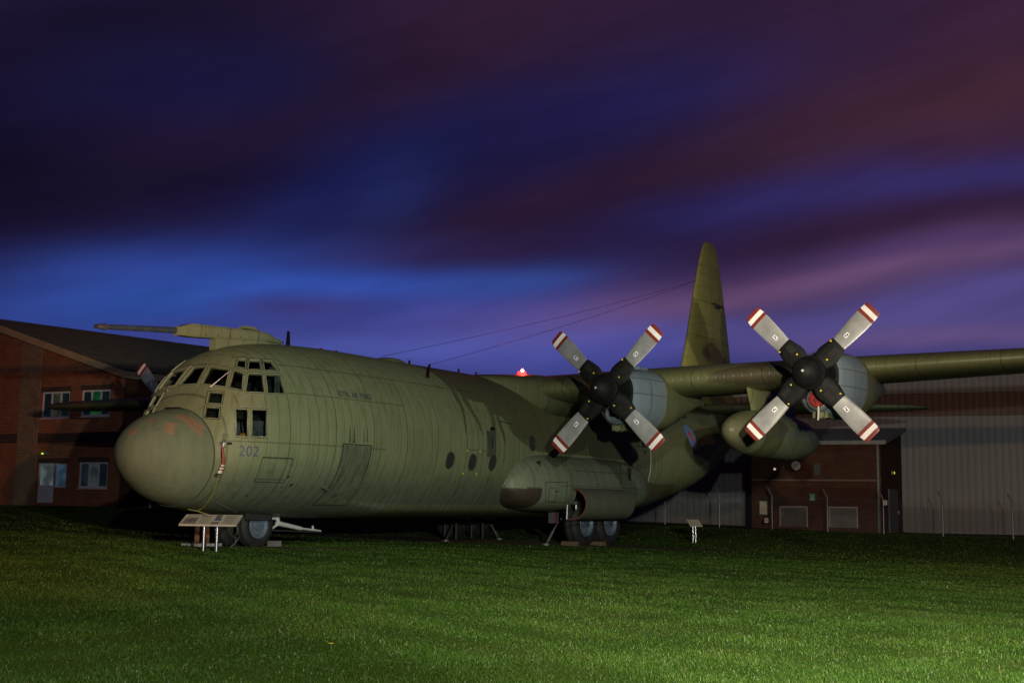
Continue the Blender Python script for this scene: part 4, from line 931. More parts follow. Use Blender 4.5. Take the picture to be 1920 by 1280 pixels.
def propeller(y, z, rot):
    mb = MB(); lathe_x(mb, [(10.905, .001), (10.91, .06), (10.95, .15), (11.04, .25), (11.18, .33), (11.3, .36), (11.32, .385), (11.6, .39), (11.84, .40), (11.86, .39)], y, z, 48)
    prop = mb.build('propeller', M_black, plane, smooth=50); prop['label'] = 'four bladed propeller with black spinner and red and white tips'
    mb = MB(); lathe_x(mb, [(10.9, .032), (10.895, .028), (10.893, .001)], y, z, 16); mb.build('spinner_cap', M_pipe, prop)
    def place(r, w, d):  # r along the blade, w across it, d forward
        return Vector((11.5-d, y-(r*ca+w*sa), z+(r*sa-w*ca)))
    for k in range(4):
        a = R(45+90*k)+rot; ca, sa = math.cos(a), math.sin(a)
        def sect(r, w, tk, tw, n=20, sq=0):
            out = []
            for q in range(n):
                b_ = 2*math.pi*q/n; u = math.cos(b_)*w/2; v = math.sin(b_)*tk/2*(1-.35*math.cos(b_)); out.append(place(r, u*math.cos(tw)-v*math.sin(tw), u*math.sin(tw)+v*math.cos(tw)))
            return out
        # cuff
        mb = MB(); mb.loft([sect(r, w, tk, tw) for r, w, tk, tw in ((.30, .42, .22, .16), (.40, .52, .20, .14), (.50, .57, .17, .13), (.60, .56, .15, .12), (.78, .49, .12, .12), (.925, .415, .09, .12), (.935, .37, .08, .13))])
        cf = mb.build('blade_cuff', M_black, prop, smooth=50)
        mb = MB(); mb.cur = 0
        st = [(.92, .385, .070, .13), (1.1, .42, .06, .11), (1.35, .45, .05, .08), (1.6, .468, .042, .06), (1.765, .468, .036, .05)]
        rg = [sect(*q) for q in st]; mb.loft(rg, caps=False)
        mb.cur = 1; mb.loft([rg[-1], sect(1.85, .462, .033, .04)], caps=False)
        mb.cur = 2; mb.loft([sect(1.85, .462, .033, .04), sect(1.965, .435, .028, .03)], caps=False)
        mb.cur = 1; mb.loft([sect(1.965, .435, .028, .03), sect(2.02, .405, .024, .03), sect(2.047, .375, .018, .03), sect(2.057, .32, .008, .03)], caps=False)
        mb.add(sect(2.057, .32, .008, .03), [tuple(range(20))])
        mb.build('blade', [M_blade, M_red, M_white], prop, smooth=50)
        mb = MB(); tw = .13; f = lambda r, w: place(r, w*math.cos(tw), w*math.sin(tw)+.040)
        mb.cur = 0; mb.hexa([f(1.13, -.045), f(1.26, -.045), f(1.26, .045), f(1.13, .045)], [f(1.13, -.045)+Vector((-.004, 0, 0)), f(1.26, -.045)+Vector((-.004, 0, 0)), f(1.26, .045)+Vector((-.004, 0, 0)), f(1.13, .045)+Vector((-.004, 0, 0))])
        mb.cur = 1; g = lambda r, w: f(r, w)+Vector((-.006, 0, 0))
        for (r0, r1, w0, w1) in ((1.15, 1.24, -.012, .008), (1.20, 1.235, .008, .03), (1.155, 1.175, -.03, -.012)): mb.face([g(r0, w0), g(r1, w0), g(r1, w1), g(r0, w1)])
        mb.build('decal', [M_white, M_blue], prop, recalc=False)
        mb = MB(); mb.cur = 0
        for (r0, w0) in ((.50, .10), (.86, -.16)): mb.box(place(r0, w0, .09 if r0 > .6 else .14), (.02, .035, .035))
        mb.build('yellow_mark', mat('mark_yellow', (.55, .42, .02)) if 'mark_yellow' not in bpy.data.materials else bpy.data.materials['mark_yellow'], cf)
        mb = MB()   # deicer vent slots
        for i in range(5):
            for j in range(4): mb.box(place(.62+.05*i, .02+.035*j, .105-.01*i), (.02, .03, .012))
        mb.build('vent_slots', M_rivet, cf)
    return prop
def nacelle(y, z, rot, plug):
    mb = MB(); mb.loft([nac_ring(x, y, z) for x in (12.02, 12.08, 12.15, 12.3, 12.5, 12.8, 13.1, 13.35, 13.55)], caps=False)
    cw = mb.build('engine_cowl', M_cowl, plane, smooth=45)
    mb = MB(); mb.add(nac_ring(12.05, y, z), [tuple(range(64))]); lathe_x(mb, [(11.82, .40), (12.06, .42)], y, z, 40); mb.build('backplate', M_black, cw)
    mb = MB(); mb.loft([nac_ring(x, y, z) for x in np.linspace(13.56, 17.6, 26)]); nc = mb.build('nacelle', M_nac, plane, smooth=45)
    mb = MB(); mb.box((13.4, y, z+.69), (.5, .28, .10)); mb.build('scoop', M_cowl, cw)
    # chin intake
    iz = z-.57
    mb = MB(); lathe_x(mb, [(12.25, .20), (12.0, .195), (11.93, .205), (11.90, .225), (11.92, .25), (12.05, .27), (12.5, .30)], y, iz, 36); mb.build('intake_ring', M_cowl if not plug else M_cowl, cw, smooth=60)
    mb = MB(); lathe_x(mb, [(11.915, .206), (11.893, .220), (11.895, .236), (11.92, .25)], y, iz, 36); mb.build('intake_lip', M_alu, cw, smooth=60)
    mb = MB(); mb.add([Vector((12.12, y-.2*math.cos(a), iz+.2*math.sin(a))) for a in np.linspace(0, 2*math.pi, 24, endpoint=False)], [tuple(range(24))]); mb.build('intake_duct', M_nac, cw)
    mb = MB(); mb.box((12.5, y+.02, z-.92), (.55, .36, .14)); lathe_x(mb, [(12.2, .10), (12.17, .12), (12.4, .13)], y+.02, z-.90, 20); mb.build('oil_cooler', M_nac, cw, smooth=40)
    propeller(y, z, rot); return cw
ENG = [(-5.007, 4.003, .0144, 0), (-10.289, 4.21, -.0216, 1), (5.007, 3.84, .02, 0), (10.289, 3.88, .0, 0)]
for (y, z, rot, pl) in ENG: nacelle(y, z, rot, pl)
y, z = -10.289, 4.21-.57
cap = thing('intake_plug', (11.95, y, z), 'round red padded plug closing the outer port engine intake', 'engine plug')
mb = MB(); lathe_x(mb, [(12.08, .195), (11.90, .195), (11.85, .175), (11.83, .10), (11.835, .001)], y, z, 32)
M_redc = mat('red_canvas', (.19, .010, .008), .8, var=.25, vscale=9, bump=.4, bscale=12)
mb.build('plug', M_redc, cap, smooth=60, origin=None).location = -Vector((11.95, y, z))
mb = MB(); mb.tube([(11.82, y-.10, z+.02), (11.79, y+.04, z-.02), (11.80, y-.02, z-.12)], .012, 6); o = mb.build('handle', M_black, cap)
mb = MB(); mb.tube([(11.83, y-.06, z-.18), (11.80, y-.07, z-.34), (11.82, y-.05, z-.50)], [.02, .028, .022], 6); o = mb.build('streamer', mat('pale_webbing', (.38, .36, .33)), cap)

# underwing fuel tank
ty, tz = -7.65, 3.04
TT = tab([(13.05, .001), (13.10, .13), (13.3, .29), (13.7, .44), (14.3, .56), (15.2, .62), (17.2, .62), (18.3, .55), (19.1, .40), (19.6, .20), (19.8, .001)])
for sgn in (-1, 1):
    mb = MB(); lathe_x(mb, [(x, float(TT(np.array([x]))[0, 0])) for x in np.concatenate([np.linspace(13.05, 13.3, 8)[:-1], np.linspace(13.3, 19.8, 60)])], sgn*7.65, tz-(.1 if sgn > 0 else 0), 64)
    o = mb.build('fuel_tank', paint('tank_paint_%s' % ('port' if sgn < 0 else 'starboard'), pitch=2.05, off=14.4, fine=0, wear=.3, line=.35, rough=.45), plane, smooth=60)
    attr_paint(o, lambda co: np.where(((co[:, 0] > 14.2) & (co[:, 0] < 15.75+.35*np.sin(co[:, 2]*4)) & (co[:, 2] < 3.35+.25*np.sin(co[:, 0]*3)))[:, None], np.array((.07, .078, .042)), np.where((co[:, 0] < 14.0)[:, None], np.array((.105, .105, .06)), np.array((.105, .130, .085)))))
    mb = MB(); rgs = []
    for z, x0, x1 in ((3.4, 14.75, 18.3), (3.7, 14.65, 18.2), (4.2, 14.35, 18.0), (4.5, 14.3, 17.8)):
        rgs.append([Vector((x0+x, sgn*7.65+y, z-(.1 if sgn > 0 else 0))) for x, y in airfoil(x1-x0, .07, 14, 0)])
    mb.loft(rgs); mb.build('pylon', M_nac, plane, smooth=40)

# undercarriage fairings
SPT = tab([(11.62, .02, .02), (11.66, .16, .22), (11.78, .33, .45), (12.0, .54, .68), (12.42, .76, .87), (13.0, .92, .97), (13.7, 1, 1), (17.6, 1, 1), (18.5, .9, .93), (19.3, .66, .72), (19.8, .35, .42), (20.0, .1, .1)])
def sponson(sgn):
    xs_ = np.concatenate([np.linspace(11.62, 12.0, 22)[:-1], np.linspace(12.0, 20.0, 170)]); T = SPT(xs_); n = 120; a = np.linspace(0, 2*np.pi, n, endpoint=False); c, s = np.cos(a), np.sin(a)
    f1, f2 = T[:, 0][:, None], T[:, 1][:, None]; e = np.where(s > 0, 2.3, 2.7)
    y = sgn*(1.72+1.12*f1*np.sign(c)*np.abs(c)**(2/e)+.25*(1-f1)); z = 1.58+np.where(s > 0, .93, .66)*f2*np.sign(s)*np.abs(s)**(2/e)
    V_ = np.stack([np.repeat(xs_[:, None], n, 1), y, z], -1).reshape(-1, 3); F_ = grid_faces(len(xs_), n); cn = V_[F_].mean(1)
    keep = ~((cn[:, 0] > 14.0) & (cn[:, 0] < 17.35) & (cn[:, 2] < 1.52) & (np.abs(cn[:, 1]) > 1.5))
    pc_ = np.where(((V_[:, 2] < 1.53) & (V_[:, 0] < 12.45))[:, None], np.array((.045, .036, .024)), np.array((.150, .180, .118)))
    return np_mesh('undercarriage_fairing', V_, F_[keep] if sgn < 0 else F_[keep][:, ::-1], paint('fairing_paint_%s' % ('port' if sgn < 0 else 'starboard'), pitch=1.55, off=13.75, fine=.5, wear=.4, line=.5, segs=[(2, 1.62, 13.2, 18.2), (2, 2.05, 14, 18)]), plane, 50, pc_)
pod = sponson(-1); sponson(1)
pm = pod.data; pbvh = BVHTree.FromPolygons([v.co[:] for v in pm.vertices], [p_.vertices[:] for p_ in pm.polygons])
M_gap2 = mat('seam_black', (.012, .012, .010), .8)
def pod_line(name, uvs, w, m, off=.004):
    mb = MB(); pts = []
    for (a, b_) in zip(uvs[:-1], uvs[1:]):
        for k in range(7): pts.append(skin(a[0]+(b_[0]-a[0])*k/7, a[1]+(b_[1]-a[1])*k/7, pbvh, off)[0])
    pts.append(skin(*uvs[-1], pbvh, off)[0]); mb.tube(pts, w, 5); return mb.build(name, m, plane)
pod_line('hatch_seam', [(1024, 903), (1064, 904), (1061, 941), (1022, 941), (1024, 903)], .008, M_gap2)
pod_line('hatch_seam', [(1030, 915), (1044, 915), (1041, 939), (1027, 939), (1030, 915)], .006, M_gap2)
pod_line('hatch_seam', [(1053, 850), (1055, 872), (1062, 873), (1061, 850)], .006, M_gap2)
pod_line('hatch_seam', [(1163, 868), (1163, 900), (1161, 915)], .007, M_gap2)
p_, n_ = skin(1009, 869, pbvh); mb = MB(); mb.tube([p_, p_+n_*.10], .03, 8); mb.tube([p_+n_*.10+Vector((-.16, 0, -.03)), p_+n_*.10, p_+n_*.08+Vector((.03, 0, -.12))], .018, 6); mb.build('blade_antenna', M_gap2, plane)
mb = MB()
for u, v in ((1042, 921), (1046, 921), (1118, 907), (1124, 908)):
    p_, n_ = skin(u, v, pbvh); mb.tube([p_-n_*.01, p_+n_*.01], .022, 8)
mb.build('vent_hole', M_gap2, plane)
p_, n_ = skin(1180, 896, pbvh); 
mb = MB(); mb.box(p_+n_*.0, (.16, .04, .62)); mb.build('exhaust_slot', M_gap2, plane)
for u, v in ((1190, 866), (1190, 875), (1189, 884), (1189, 893), (1188, 902)):
    p_, n_ = skin(u, v); mb = MB(); mb.tube([p_, p_+n_*.02], .025, 8); mb.build('fitting', M_gap2, plane)
M_well = mat('wheel_well_black', (.015, .014, .014), .8)
M_door_in = mat('red_door_edge', (.10, .012, .012), .6)
for sgn in (-1, 1):
    mb = MB(); mb.box((15.68, sgn*1.35, 1.25), (3.3, .04, .75)); mb.box((14.02, sgn*2.0, 1.3), (.03, 1.3, .6)); mb.box((17.33, sgn*2.0, 1.3), (.03, 1.3, .6)); mb.box((15.68, sgn*2.05, 1.64), (3.3, 1.3, .03)); mb.build('wheel_well', M_well, plane)
    # bulged gear door swung outwards
    rg_o = []; n = 22; 
    for x in np.linspace(13.75, 16.75, 12):
        rr = .44; ring = []
        for q in range(n+1):
            a = R(100)-R(200)*q/n; ring.append(Vector((x, sgn*(2.80+rr*math.cos(a)*1.12), 1.14+rr*math.sin(a))))
        for q in range(n, -1, -1):
            a = R(100)-R(200)*q/n; ring.append(Vector((x, sgn*(2.80+(rr-.035)*math.cos(a)*1.12), 1.14+(rr-.035)*math.sin(a))))
        rg_o.append(ring)
    mb = MB(); mb.loft(rg_o); gd = mb.build('gear_door', paint('gear_door_paint_%s' % ('port' if sgn < 0 else 'starboard'), base=(.115, .125, .085), attr=False, pitch=3, off=13, fine=0, wear=.4, line=0), plane, smooth=40)
    mb = MB(); e0 = rg_o[0]; out = [p_+Vector((-.012, 0, 0)) for p_ in e0]; mb.add(out, [tuple([i, i+1, 2*n+1-i-1, 2*n+1-i]) for i in range(n)]); mb.build('door_edge', M_door_in, gd, recalc=False)
    mb = MB(); mb.tube([(13.85, sgn*2.62, .72), (13.85, sgn*2.66, 1.62)], .022, 8); mb.build('door_stay', M_alu, gd)
    mb = MB(); mb.tube([(14.2, sgn*2.5, 1.2), (14.2, sgn*2.75, 1.15)], .05, 10); mb.tube([(14.2, sgn*2.72, 1.0), (14.2, sgn*2.72, 1.2)], .03, 8); mb.build('door_latch', M_alu, gd)

# wheels
M_tyre = mat('tyre_rubber', (.009, .009, .010), .75, var=.3, vscale=6); M_rim = mat('grey_wheel_hub', (.085, .115, .155), .45, var=.15, vscale=9); M_gearw = mat('white_gear_paint', (.42, .42, .42), .4, var=.15, vscale=6)
def lathe_y(mb, prof, x, z, n=48): mb.loft([[Vector((x+r*math.cos(a), y_, z+r*math.sin(a))) for a in np.linspace(0, 2*math.pi, n, endpoint=False)] for y_, r in prof], caps=False)
def wheel(name, x, y, z, r, w, sgn):
    h = w/2; mb = MB(); pr = [(-h*.8, r*.58), (-h*.95, r*.64), (-h, r*.78), (-h*.86, r*.92), (-h*.55, r*.985), (-.02-h*.3, r), (-h*.3, r-.012), (h*.3-.02, r-.012), (h*.3, r), (h*.55, r*.985), (h*.86, r*.92), (h, r*.78), (h*.95, r*.64), (h*.8, r*.58)]
    lathe_y(mb, [(y+a, b_) for a, b_ in pr], x, z); wh = mb.build(name, M_tyre, plane, smooth=40)
    mb = MB(); o_ = sgn*h; lathe_y(mb, [(y+o_*.8, r*.585), (y+o_*.92, r*.56), (y+o_*.90, r*.52), (y+o_*.55, r*.46), (y+o_*.5, r*.22), (y+o_*.75, r*.2), (y+o_*.8, r*.15), (y+o_*.82, .001)], x, z)
    for k in range(8):
        a = k*math.pi/4; mb.box((x+r*.34*math.cos(a), y+o_*.55, z+r*.34*math.sin(a)), (.035, .04, .035))
    mb.build('rim', M_rim, wh, smooth=40)
    mb = MB(); lathe_y(mb, [(y-o_*.8, r*.585), (y-o_*.7, .001)], x, z); mb.build('brake', M_rivet, wh)
    return wh
ngz = float(gz(28.0, -5.3))
for sy in (-1, 1): wheel('nose_wheel', 3.9, sy*.33, ngz+.475, .49, .30, sy)
mgz = float(gz(37, 2))
for sy in (-1, 1):
    for x in (15.45, 16.97): wheel('main_wheel', x, sy*2.2, mgz+.66 if sy < 0 else float(gz(*to_DL(x, 2.2)))+.66, .70, .46, sy)
mb = MB()
mb.tube([(3.9, -.33, ngz+.475), (3.9, .33, ngz+.475)], .06, 10); mb.tube([(3.9, 0, ngz+.475), (3.86, 0, 1.3)], .075, 12); mb.tube([(3.65, 0, ngz+.7), (3.5, -.02, 1.1)], .03, 8)
mb.tube([(3.95, -.1, .75), (4.6, -.2, .95)], .04, 8); mb.tube([(3.95, .1, .75), (4.6, .2, .95)], .04, 8)
mb.build('nose_gear_leg', M_gearw, plane, smooth=40)
def yp(u, v, y): q_ = ray(u, v); return CAM+q_*((y-CAM.y)/q_.y)
mb = MB()
for y_, du_ in ((-.42, 0), (.10, -2)):
    a, b2, c_, e_ = yp(519+du_, 969, y_), yp(523+du_, 981, y_), yp(563+du_, 990, y_), yp(601+du_, 994.5, y_)
    mb.tube([a, b2], .045, 10); mb.tube([b2-(c_-b2)*.08, c_], [.06, .045], 10); mb.tube([c_, e_], [.03, .02], 8); mb.tube([b2, yp(506+du_, 993, y_)], .025, 8)
    mb.tube([yp(586, 985, y_), yp(587, 993, y_)], .025, 6); mb.tube([yp(506, 971, y_), yp(523, 972, y_)], .03, 8)
mb.build('nose_door_strut', M_gearw, plane, smooth=40)
a = yp(505, 992, -.4); b2 = yp(603, 996, -.4)
mb = MB(); mb.hexa([Vector((a.x, -.45, a.z-.03)), Vector((b2.x, -.40, b2.z-.03)), Vector((b2.x, .40, b2.z-.03)), Vector((a.x, .45, a.z-.03))], [Vector((a.x, -.45, a.z)), Vector((b2.x, -.40, b2.z)), Vector((b2.x, .40, b2.z)), Vector((a.x, .45, a.z))]); mb.build('nose_gear_door', M_well, plane)
for sy in (-1, 1):
    mb = MB(); mb.box((3.75, sy*.56, .80), (.8, .03, .20), Matrix.Rotation(R(14*sy), 3, 'X')); mb.build('nose_gear_door', M_well, plane)
    mb = MB()
    for x in (15.45, 16.97): mb.tube([(x, sy*1.6, .7), (x, sy*2.2, .7)], .09, 12); mb.tube([(x, sy*1.75, .7), (x, sy*1.7, 1.6)], .10, 12)
    mb.tube([(15.45, sy*1.75, .85), (16.97, sy*1.75, .85)], .04, 8); mb.build('main_gear_leg', M_gearw, plane, smooth=40)
M_pipe2 = mat('grey_gear_paint', (.045, .045, .05), .6)
# small gear flap with a red edge ahead of the port main wheels
mb = MB(); c0 = yp(1038, 970, -2.1); mb.box(c0, (.16, .24, .30)); mb.build('gear_flap', M_pipe2, plane)
mb = MB(); mb.box(c0+Vector((-.085, -.10, 0)), (.02, .06, .30)); mb.build('gear_flap_edge', M_door_in, plane)

# refuelling probe
M_probe = paint('probe_paint', base=(.19, .21, .12), attr=False, pitch=.9, off=2.55, fine=0, wear=.4, line=.6); py_ = .30
M_tubeg = mat('slate_probe_tube', (.050, .068, .088), .45, var=.2, vscale=4)
def ZP(x, o): return Vector((x, py_, 4.47+(x+.09)*.078+o))
mb = MB(); mb.tube([ZP(.02, 0), ZP(1.98, .015)], [.052, .066], 20); pt_ = mb.build('refuelling_probe', M_tubeg, plane, smooth=40)
mb = MB(); mb.tube([ZP(-.17, 0), ZP(-.15, 0), ZP(-.10, 0), ZP(-.08, 0), ZP(.0, 0), ZP(.04, 0), ZP(.06, 0)], [.012, .035, .042, .055, .058, .070, .070], 18); mb.build('nozzle', M_alu, pt_, smooth=40)
mb = MB(); mb.tube([ZP(-.14, 0), ZP(-.19, 0), ZP(-.21, 0)], [.04, .038, .005], 14); mb.build('nozzle_cap', mat('brass_tip', (.35, .30, .16), .3, .9), pt_, smooth=40)
mb = MB(); rgs = []
for x, hw, tp, bt in ((1.93, .08, .08, -.08), (2.02, .10, .10, -.09), (2.28, .14, .165, -.11), (2.45, .145, .168, -.115), (4.45, .145, .10, -.13), (4.7, .14, .06, -.13), (4.95, .12, -.03, -.14), (5.25, .08, -.10, -.16)):
    c0 = ZP(x, 0); e = .04
    rgs.append([Vector((x, py_-s1*hw, c0.z+q)) for s1, q in ((1, bt+e), (1, tp-e), (.82, tp), (-.82, tp), (-1, tp-e), (-1, bt+e), (-.82, bt), (.82, bt))])
mb.loft(rgs); pb = mb.build('probe_housing', M_probe, plane, smooth=30)
mb = MB(); lp = [Vector((1.955, py_+.105*math.cos(a), ZP(1.955, 0).z+.105*math.sin(a))) for a in np.linspace(0, 2*math.pi, 24, endpoint=False)]; mb.loft([lp, [p_+Vector((.04, 0, 0)) for p_ in lp]]); mb.build('collar', M_frame, pb)
mb = MB()
for i in range(26): mb.box(ZP(2.35+i*.10, .14-.0027*i)+Vector((0, -.147, -.02)), (.014, .012, .014))
for i in range(5): mb.box(ZP(2.7+i*.35, -.06)+Vector((0, -.147, 0)), (.025, .012, .025))
mb.build('rivets', M_rivet, pb)
mb = MB(); mb.box((3.55, py_, 4.50), (1.0, .20, .30)); mb.box((4.6, py_, 4.62), (1.2, .24, .16)); mb.box(ZP(4.15, .16), (.4, .2, .06)); mb.build('probe_pedestal', M_probe, plane)
mb = MB(); a = Vector((5.15, 0, 4.62)); mb.hexa([a+Vector((-.07, -.015, 0)), a+Vector((.07, -.015, 0)), a+Vector((.07, .015, 0)), a+Vector((-.07, .015, 0))], [a+Vector((-.03, -.01, .38)), a+Vector((.04, -.01, .38)), a+Vector((.04, .01, .38)), a+Vector((-.03, .01, .38))]); mb.build('blade_antenna', M_black, plane)

# aerial wires and their masts
mb = MB(); mast0, nm = skin(801, 708, off=0); mtip = mast0+Vector((.45, .25, .38))
mb.tube([mast0, mtip], [.05, .03], 8); mb.build('aerial_mast', M_black, plane)
M_wire = mat('aerial_wire', (.03, .03, .03), .5)
def wire(a, b_, sag=.12):
    mb = MB(); a, b_ = Vector(a), Vector(b_); mb.tube([a.lerp(b_, k/14)-Vector((0, 0, sag*4*(k/14)*(1-k/14))) for k in range(15)], .0055, 6); mb.build('aerial_wire', M_wire, plane)
wire((8.72, 0, 4.79), (29.1, 0, 9.95)); wire(mtip, (29.1, 0, 9.95))
# bumps, small antennas and beacons along the top
def bump(name, x0, x1, h, w, m, y=0):
    zt_ = 4.66; mb = MB(); rgs = []
    for k in range(9):
        q = k/8; x = x0+(x1-x0)*q; s = math.sin(math.pi*min(max(q, .03), .97))**.45; rgs.append([Vector((x, y-w*s*math.cos(a), zt_+h*s*math.sin(a))) for a in np.linspace(-.2, math.pi+.2, 14)])
    mb.loft(rgs); return mb.build(name, m, plane, smooth=50)
bump('escape_hatch', 8.5, 9.65, .13, .35, M_nac); bump('dome_fairing', 14.15, 15.4, .24, .3, M_nac)
for x in (9.95, 12.3, 13.2): mb = MB(); mb.box((x, 0, 4.74), (.07, .02, .16)); mb.build('blade_antenna', M_black, plane)
mb = MB(); lathe = [(0, .05), (.02, .05), (.05, .04), (.07, .01)]
mb.loft([[Vector((6.33+r*math.cos(a), r*math.sin(a), 4.68+h)) for a in np.linspace(0, 6.283, 16, endpoint=False)] for h, r in lathe]); mb.build('beacon', mat('red_dome', (.30, .01, .01), .3), plane, smooth=40)
bz = 4.87
mb = MB(); mb.loft([[Vector((15.75+r*math.cos(a), r*math.sin(a), bz-.04+h)) for a in np.linspace(0, 6.283, 20, endpoint=False)] for h, r in ((0, .10), (.05, .10), (.07, .085))]); bea = mb.build('beacon', M_black, plane, smooth=40)
bea['label'] = 'red flashing beacon, lit'
mb = MB(); mb.loft([[Vector((15.75+r*math.cos(a), r*math.sin(a), bz+.03+h)) for a in np.linspace(0, 6.283, 20, endpoint=False)] for h, r in ((0, .12), (.09, .14), (.17, .11), (.20, .02))])
mb.build('lens', mat('lit_red_lens', (.3, .01, .01), emit=((1.0, .014, .012), 9)), bea, smooth=40)
mb = MB(); mb.loft([[Vector((15.68+r*math.cos(a), -.06+r*math.sin(a), bz+.17+h)) for a in np.linspace(0, 6.283, 14, endpoint=False)] for h, r in ((0, .02), (.02, .045), (.05, .055), (.08, .045), (.10, .01))]); mb.build('bulb', mat('lit_bulb', (.8, .5, .4), emit=((1.0, .42, .32), 5)), bea, smooth=60)
lp_ = lamp('beacon_light', 'POINT', (15.5, -.2, bz+.38), 110, (1.0, .05, .03), None, .05); lp_.parent = plane; lp_.location = Vector((15.5, -.2, bz+.38))-ROOT

# side openings: portholes, crew door, paratroop door, hatches
def disc_port(x, z, r=.15, rz=None):
    c0, n0 = side_skin(x, z); e1 = Vector((1, 0, 0)); e2 = n0.cross(e1).normalized(); rz = rz or r*1.15; N = 28
    def rg(k, o): return [c0+e1*r*k*math.cos(a)+e2*rz*k*math.sin(a)+n0*o for a in np.linspace(0, 2*math.pi, N, endpoint=False)]
    mb = MB(); mb.loft([rg(1.25, -.01), rg(1.2, .014), rg(1.0, .014), rg(.92, -.03)], caps=False); f_ = mb.build('porthole', M_rivet, plane, smooth=30)
    mb = MB(); mb.add(rg(.97, .006), [tuple(range(N))]); mb.build('pane', M_port, f_)
for x, z in ((8.83, 2.15), (9.84, 2.14), (10.79, 2.16)): disc_port(x, z)
pw, _ = skin(998, 831); disc_port(pw.x, pw.z); pw, _ = skin(1207, 838); disc_port(pw.x, pw.z)
def side_patch(name, x0, x1, z0, z1, m, off=.006, nx=8, nz=12, thick=True, parent=plane):
    mb = MB(); top_ = [[side_skin(x0+(x1-x0)*i/nx, z0+(z1-z0)*j/nz, off)[0] for i in range(nx+1)] for j in range(nz+1)]
    base = [[side_skin(x0+(x1-x0)*i/nx, z0+(z1-z0)*j/nz, -.02)[0] for i in range(nx+1)] for j in range(nz+1)]
    n = (nx+1); mb.v = [tuple(p_) for r_ in top_ for p_ in r_]+[tuple(p_) for r_ in base for p_ in r_]; K = n*(nz+1)
    mb.f = [(j*n+i, j*n+i+1, (j+1)*n+i+1, (j+1)*n+i) for j in range(nz) for i in range(nx)]
    for i in range(nx): mb.f += [(i, i+1, K+i+1, K+i), (nz*n+i, nz*n+i+1, K+nz*n+i+1, K+nz*n+i)]
    for j in range(nz): mb.f += [(j*n, (j+1)*n, K+(j+1)*n, K+j*n), (j*n+nx, (j+1)*n+nx, K+(j+1)*n+nx, K+j*n+nx)]
    mb.mi = [0]*len(mb.f); return mb.build(name, m, parent, smooth=35)
M_cdoor = paint('crew_door_paint', base=(.105, .130, .082), attr=False, pitch=9, off=3, fine=.23, wear=.8, line=.3, rough=.36)
cdr = side_patch('crew_door', 4.70, 5.62, 1.06, 2.34, M_cdoor, .010)
def outline(name, x0, x1, z0, z1, w, m, off=.014, parent=plane):
    mb = MB()
    def pl(P): 
        pts = [side_skin(x, z, off)[0] for x, z in P]; mb.tube(pts, w, 5)
    L = lambda a, b_, n=10: [(a[0]+(b_[0]-a[0])*k/n, a[1]+(b_[1]-a[1])*k/n) for k in range(n+1)]
    pl(L((x0, z0), (x1, z0))); pl(L((x1, z0), (x1, z1))); pl(L((x1, z1), (x0, z1))); pl(L((x0, z1), (x0, z0)))
    return mb.build(name, m, parent)
M_gap = mat('panel_gap', (.012, .012, .010), .8)
outline('door_seal', 4.68, 5.64, 1.05, 2.36, .012, M_gap, .008, cdr)
mb = MB(); h0, n0 = side_skin(4.45, 1.45, .03); mb.tube([h0, h0+n0*.09], .02, 8); mb.tube([h0+n0*.08+Vector((-.08, 0, .03)), h0+n0*.08+Vector((.10, 0, -.02))], .02, 8); mb.build('handle', M_alu, cdr)
pdr = side_patch('paratroop_door', 19.35, 20.2, 1.15, 2.95, paint('troop_door_paint', base=(.108, .125, .080), attr=False, pitch=9, off=3, fine=0, wear=.4, line=0), .012)
outline('door_seal', 19.33, 20.22, 1.13, 2.97, .012, M_gap, .012, pdr)
mb = MB(); mb.tube([side_skin(20.27, z, .05)[0] for z in np.linspace(1.9, 3.0, 14)], .007, 8); mb.build('grab_rail', M_pipe, pdr)
outline('access_hatch', 2.62, 3.32, 1.50, 2.0, .007, M_gap)
q0, _ = skin(922, 832); side_patch('service_panel', q0.x-.22, q0.x+.22, q0.z-.33, q0.z+.33, mat('panel_dark_green', (.055, .065, .042), .5), .006, 4, 6)
mb = MB(); p_, n_ = side_skin(q0.x, q0.z+.38, .03); mb.tube([p_, p_+n_*.08], .05, 10); mb.tube([side_skin(q0.x+.02, q0.z+dz, .012)[0] for dz in (.2, .1, 0, -.1)], .012, 5); mb.build('vent_pipe', M_black, plane)
mb = MB(); pts = [side_skin(q0.x+.55+k*.12, q0.z+.62-.01*k, .02)[0] for k in range(6)]; mb.tube(pts, .012, 6); mb.build('guide_rail', M_rivet, plane)
mb = MB()
for u, v in ((876, 844), (900, 845.5), (868, 887), (893, 888)):
    p_, n_ = skin(u, v, off=.008); mb.box(p_, (.045, .012, .05))
mb.build('rescue_mark', mat('rescue_yellow', (.42, .40, .03)), plane)
# dirt runs above the crew door: paint wear of their own shape
mb = MB()
for u, v0, v1, w in ((656, 800, 830, .030), (663.5, 799, 830, .035), (682, 800, 829, .018), (688.5, 803, 828, .022)):
    x_ = skin(u, v1)[0].x; zt_, zb_ = skin(u, v0)[0].z, skin(u, v1)[0].z; cl, cr_ = [], []
    for k in range(9):
        q = k/8; ww = w*(.25+.9*q)*(1+.3*math.sin(k*2.3+u)); z_ = zt_+(zb_-zt_)*q; cl.append(side_skin(x_-ww, z_, .004)[0]); cr_.append(side_skin(x_+ww, z_, .004)[0])
    for k in range(8): mb.face([cl[k], cr_[k], cr_[k+1], cl[k+1]])
mb.build('stain', mat('oily_stain', (.062, .066, .036), .5), plane)

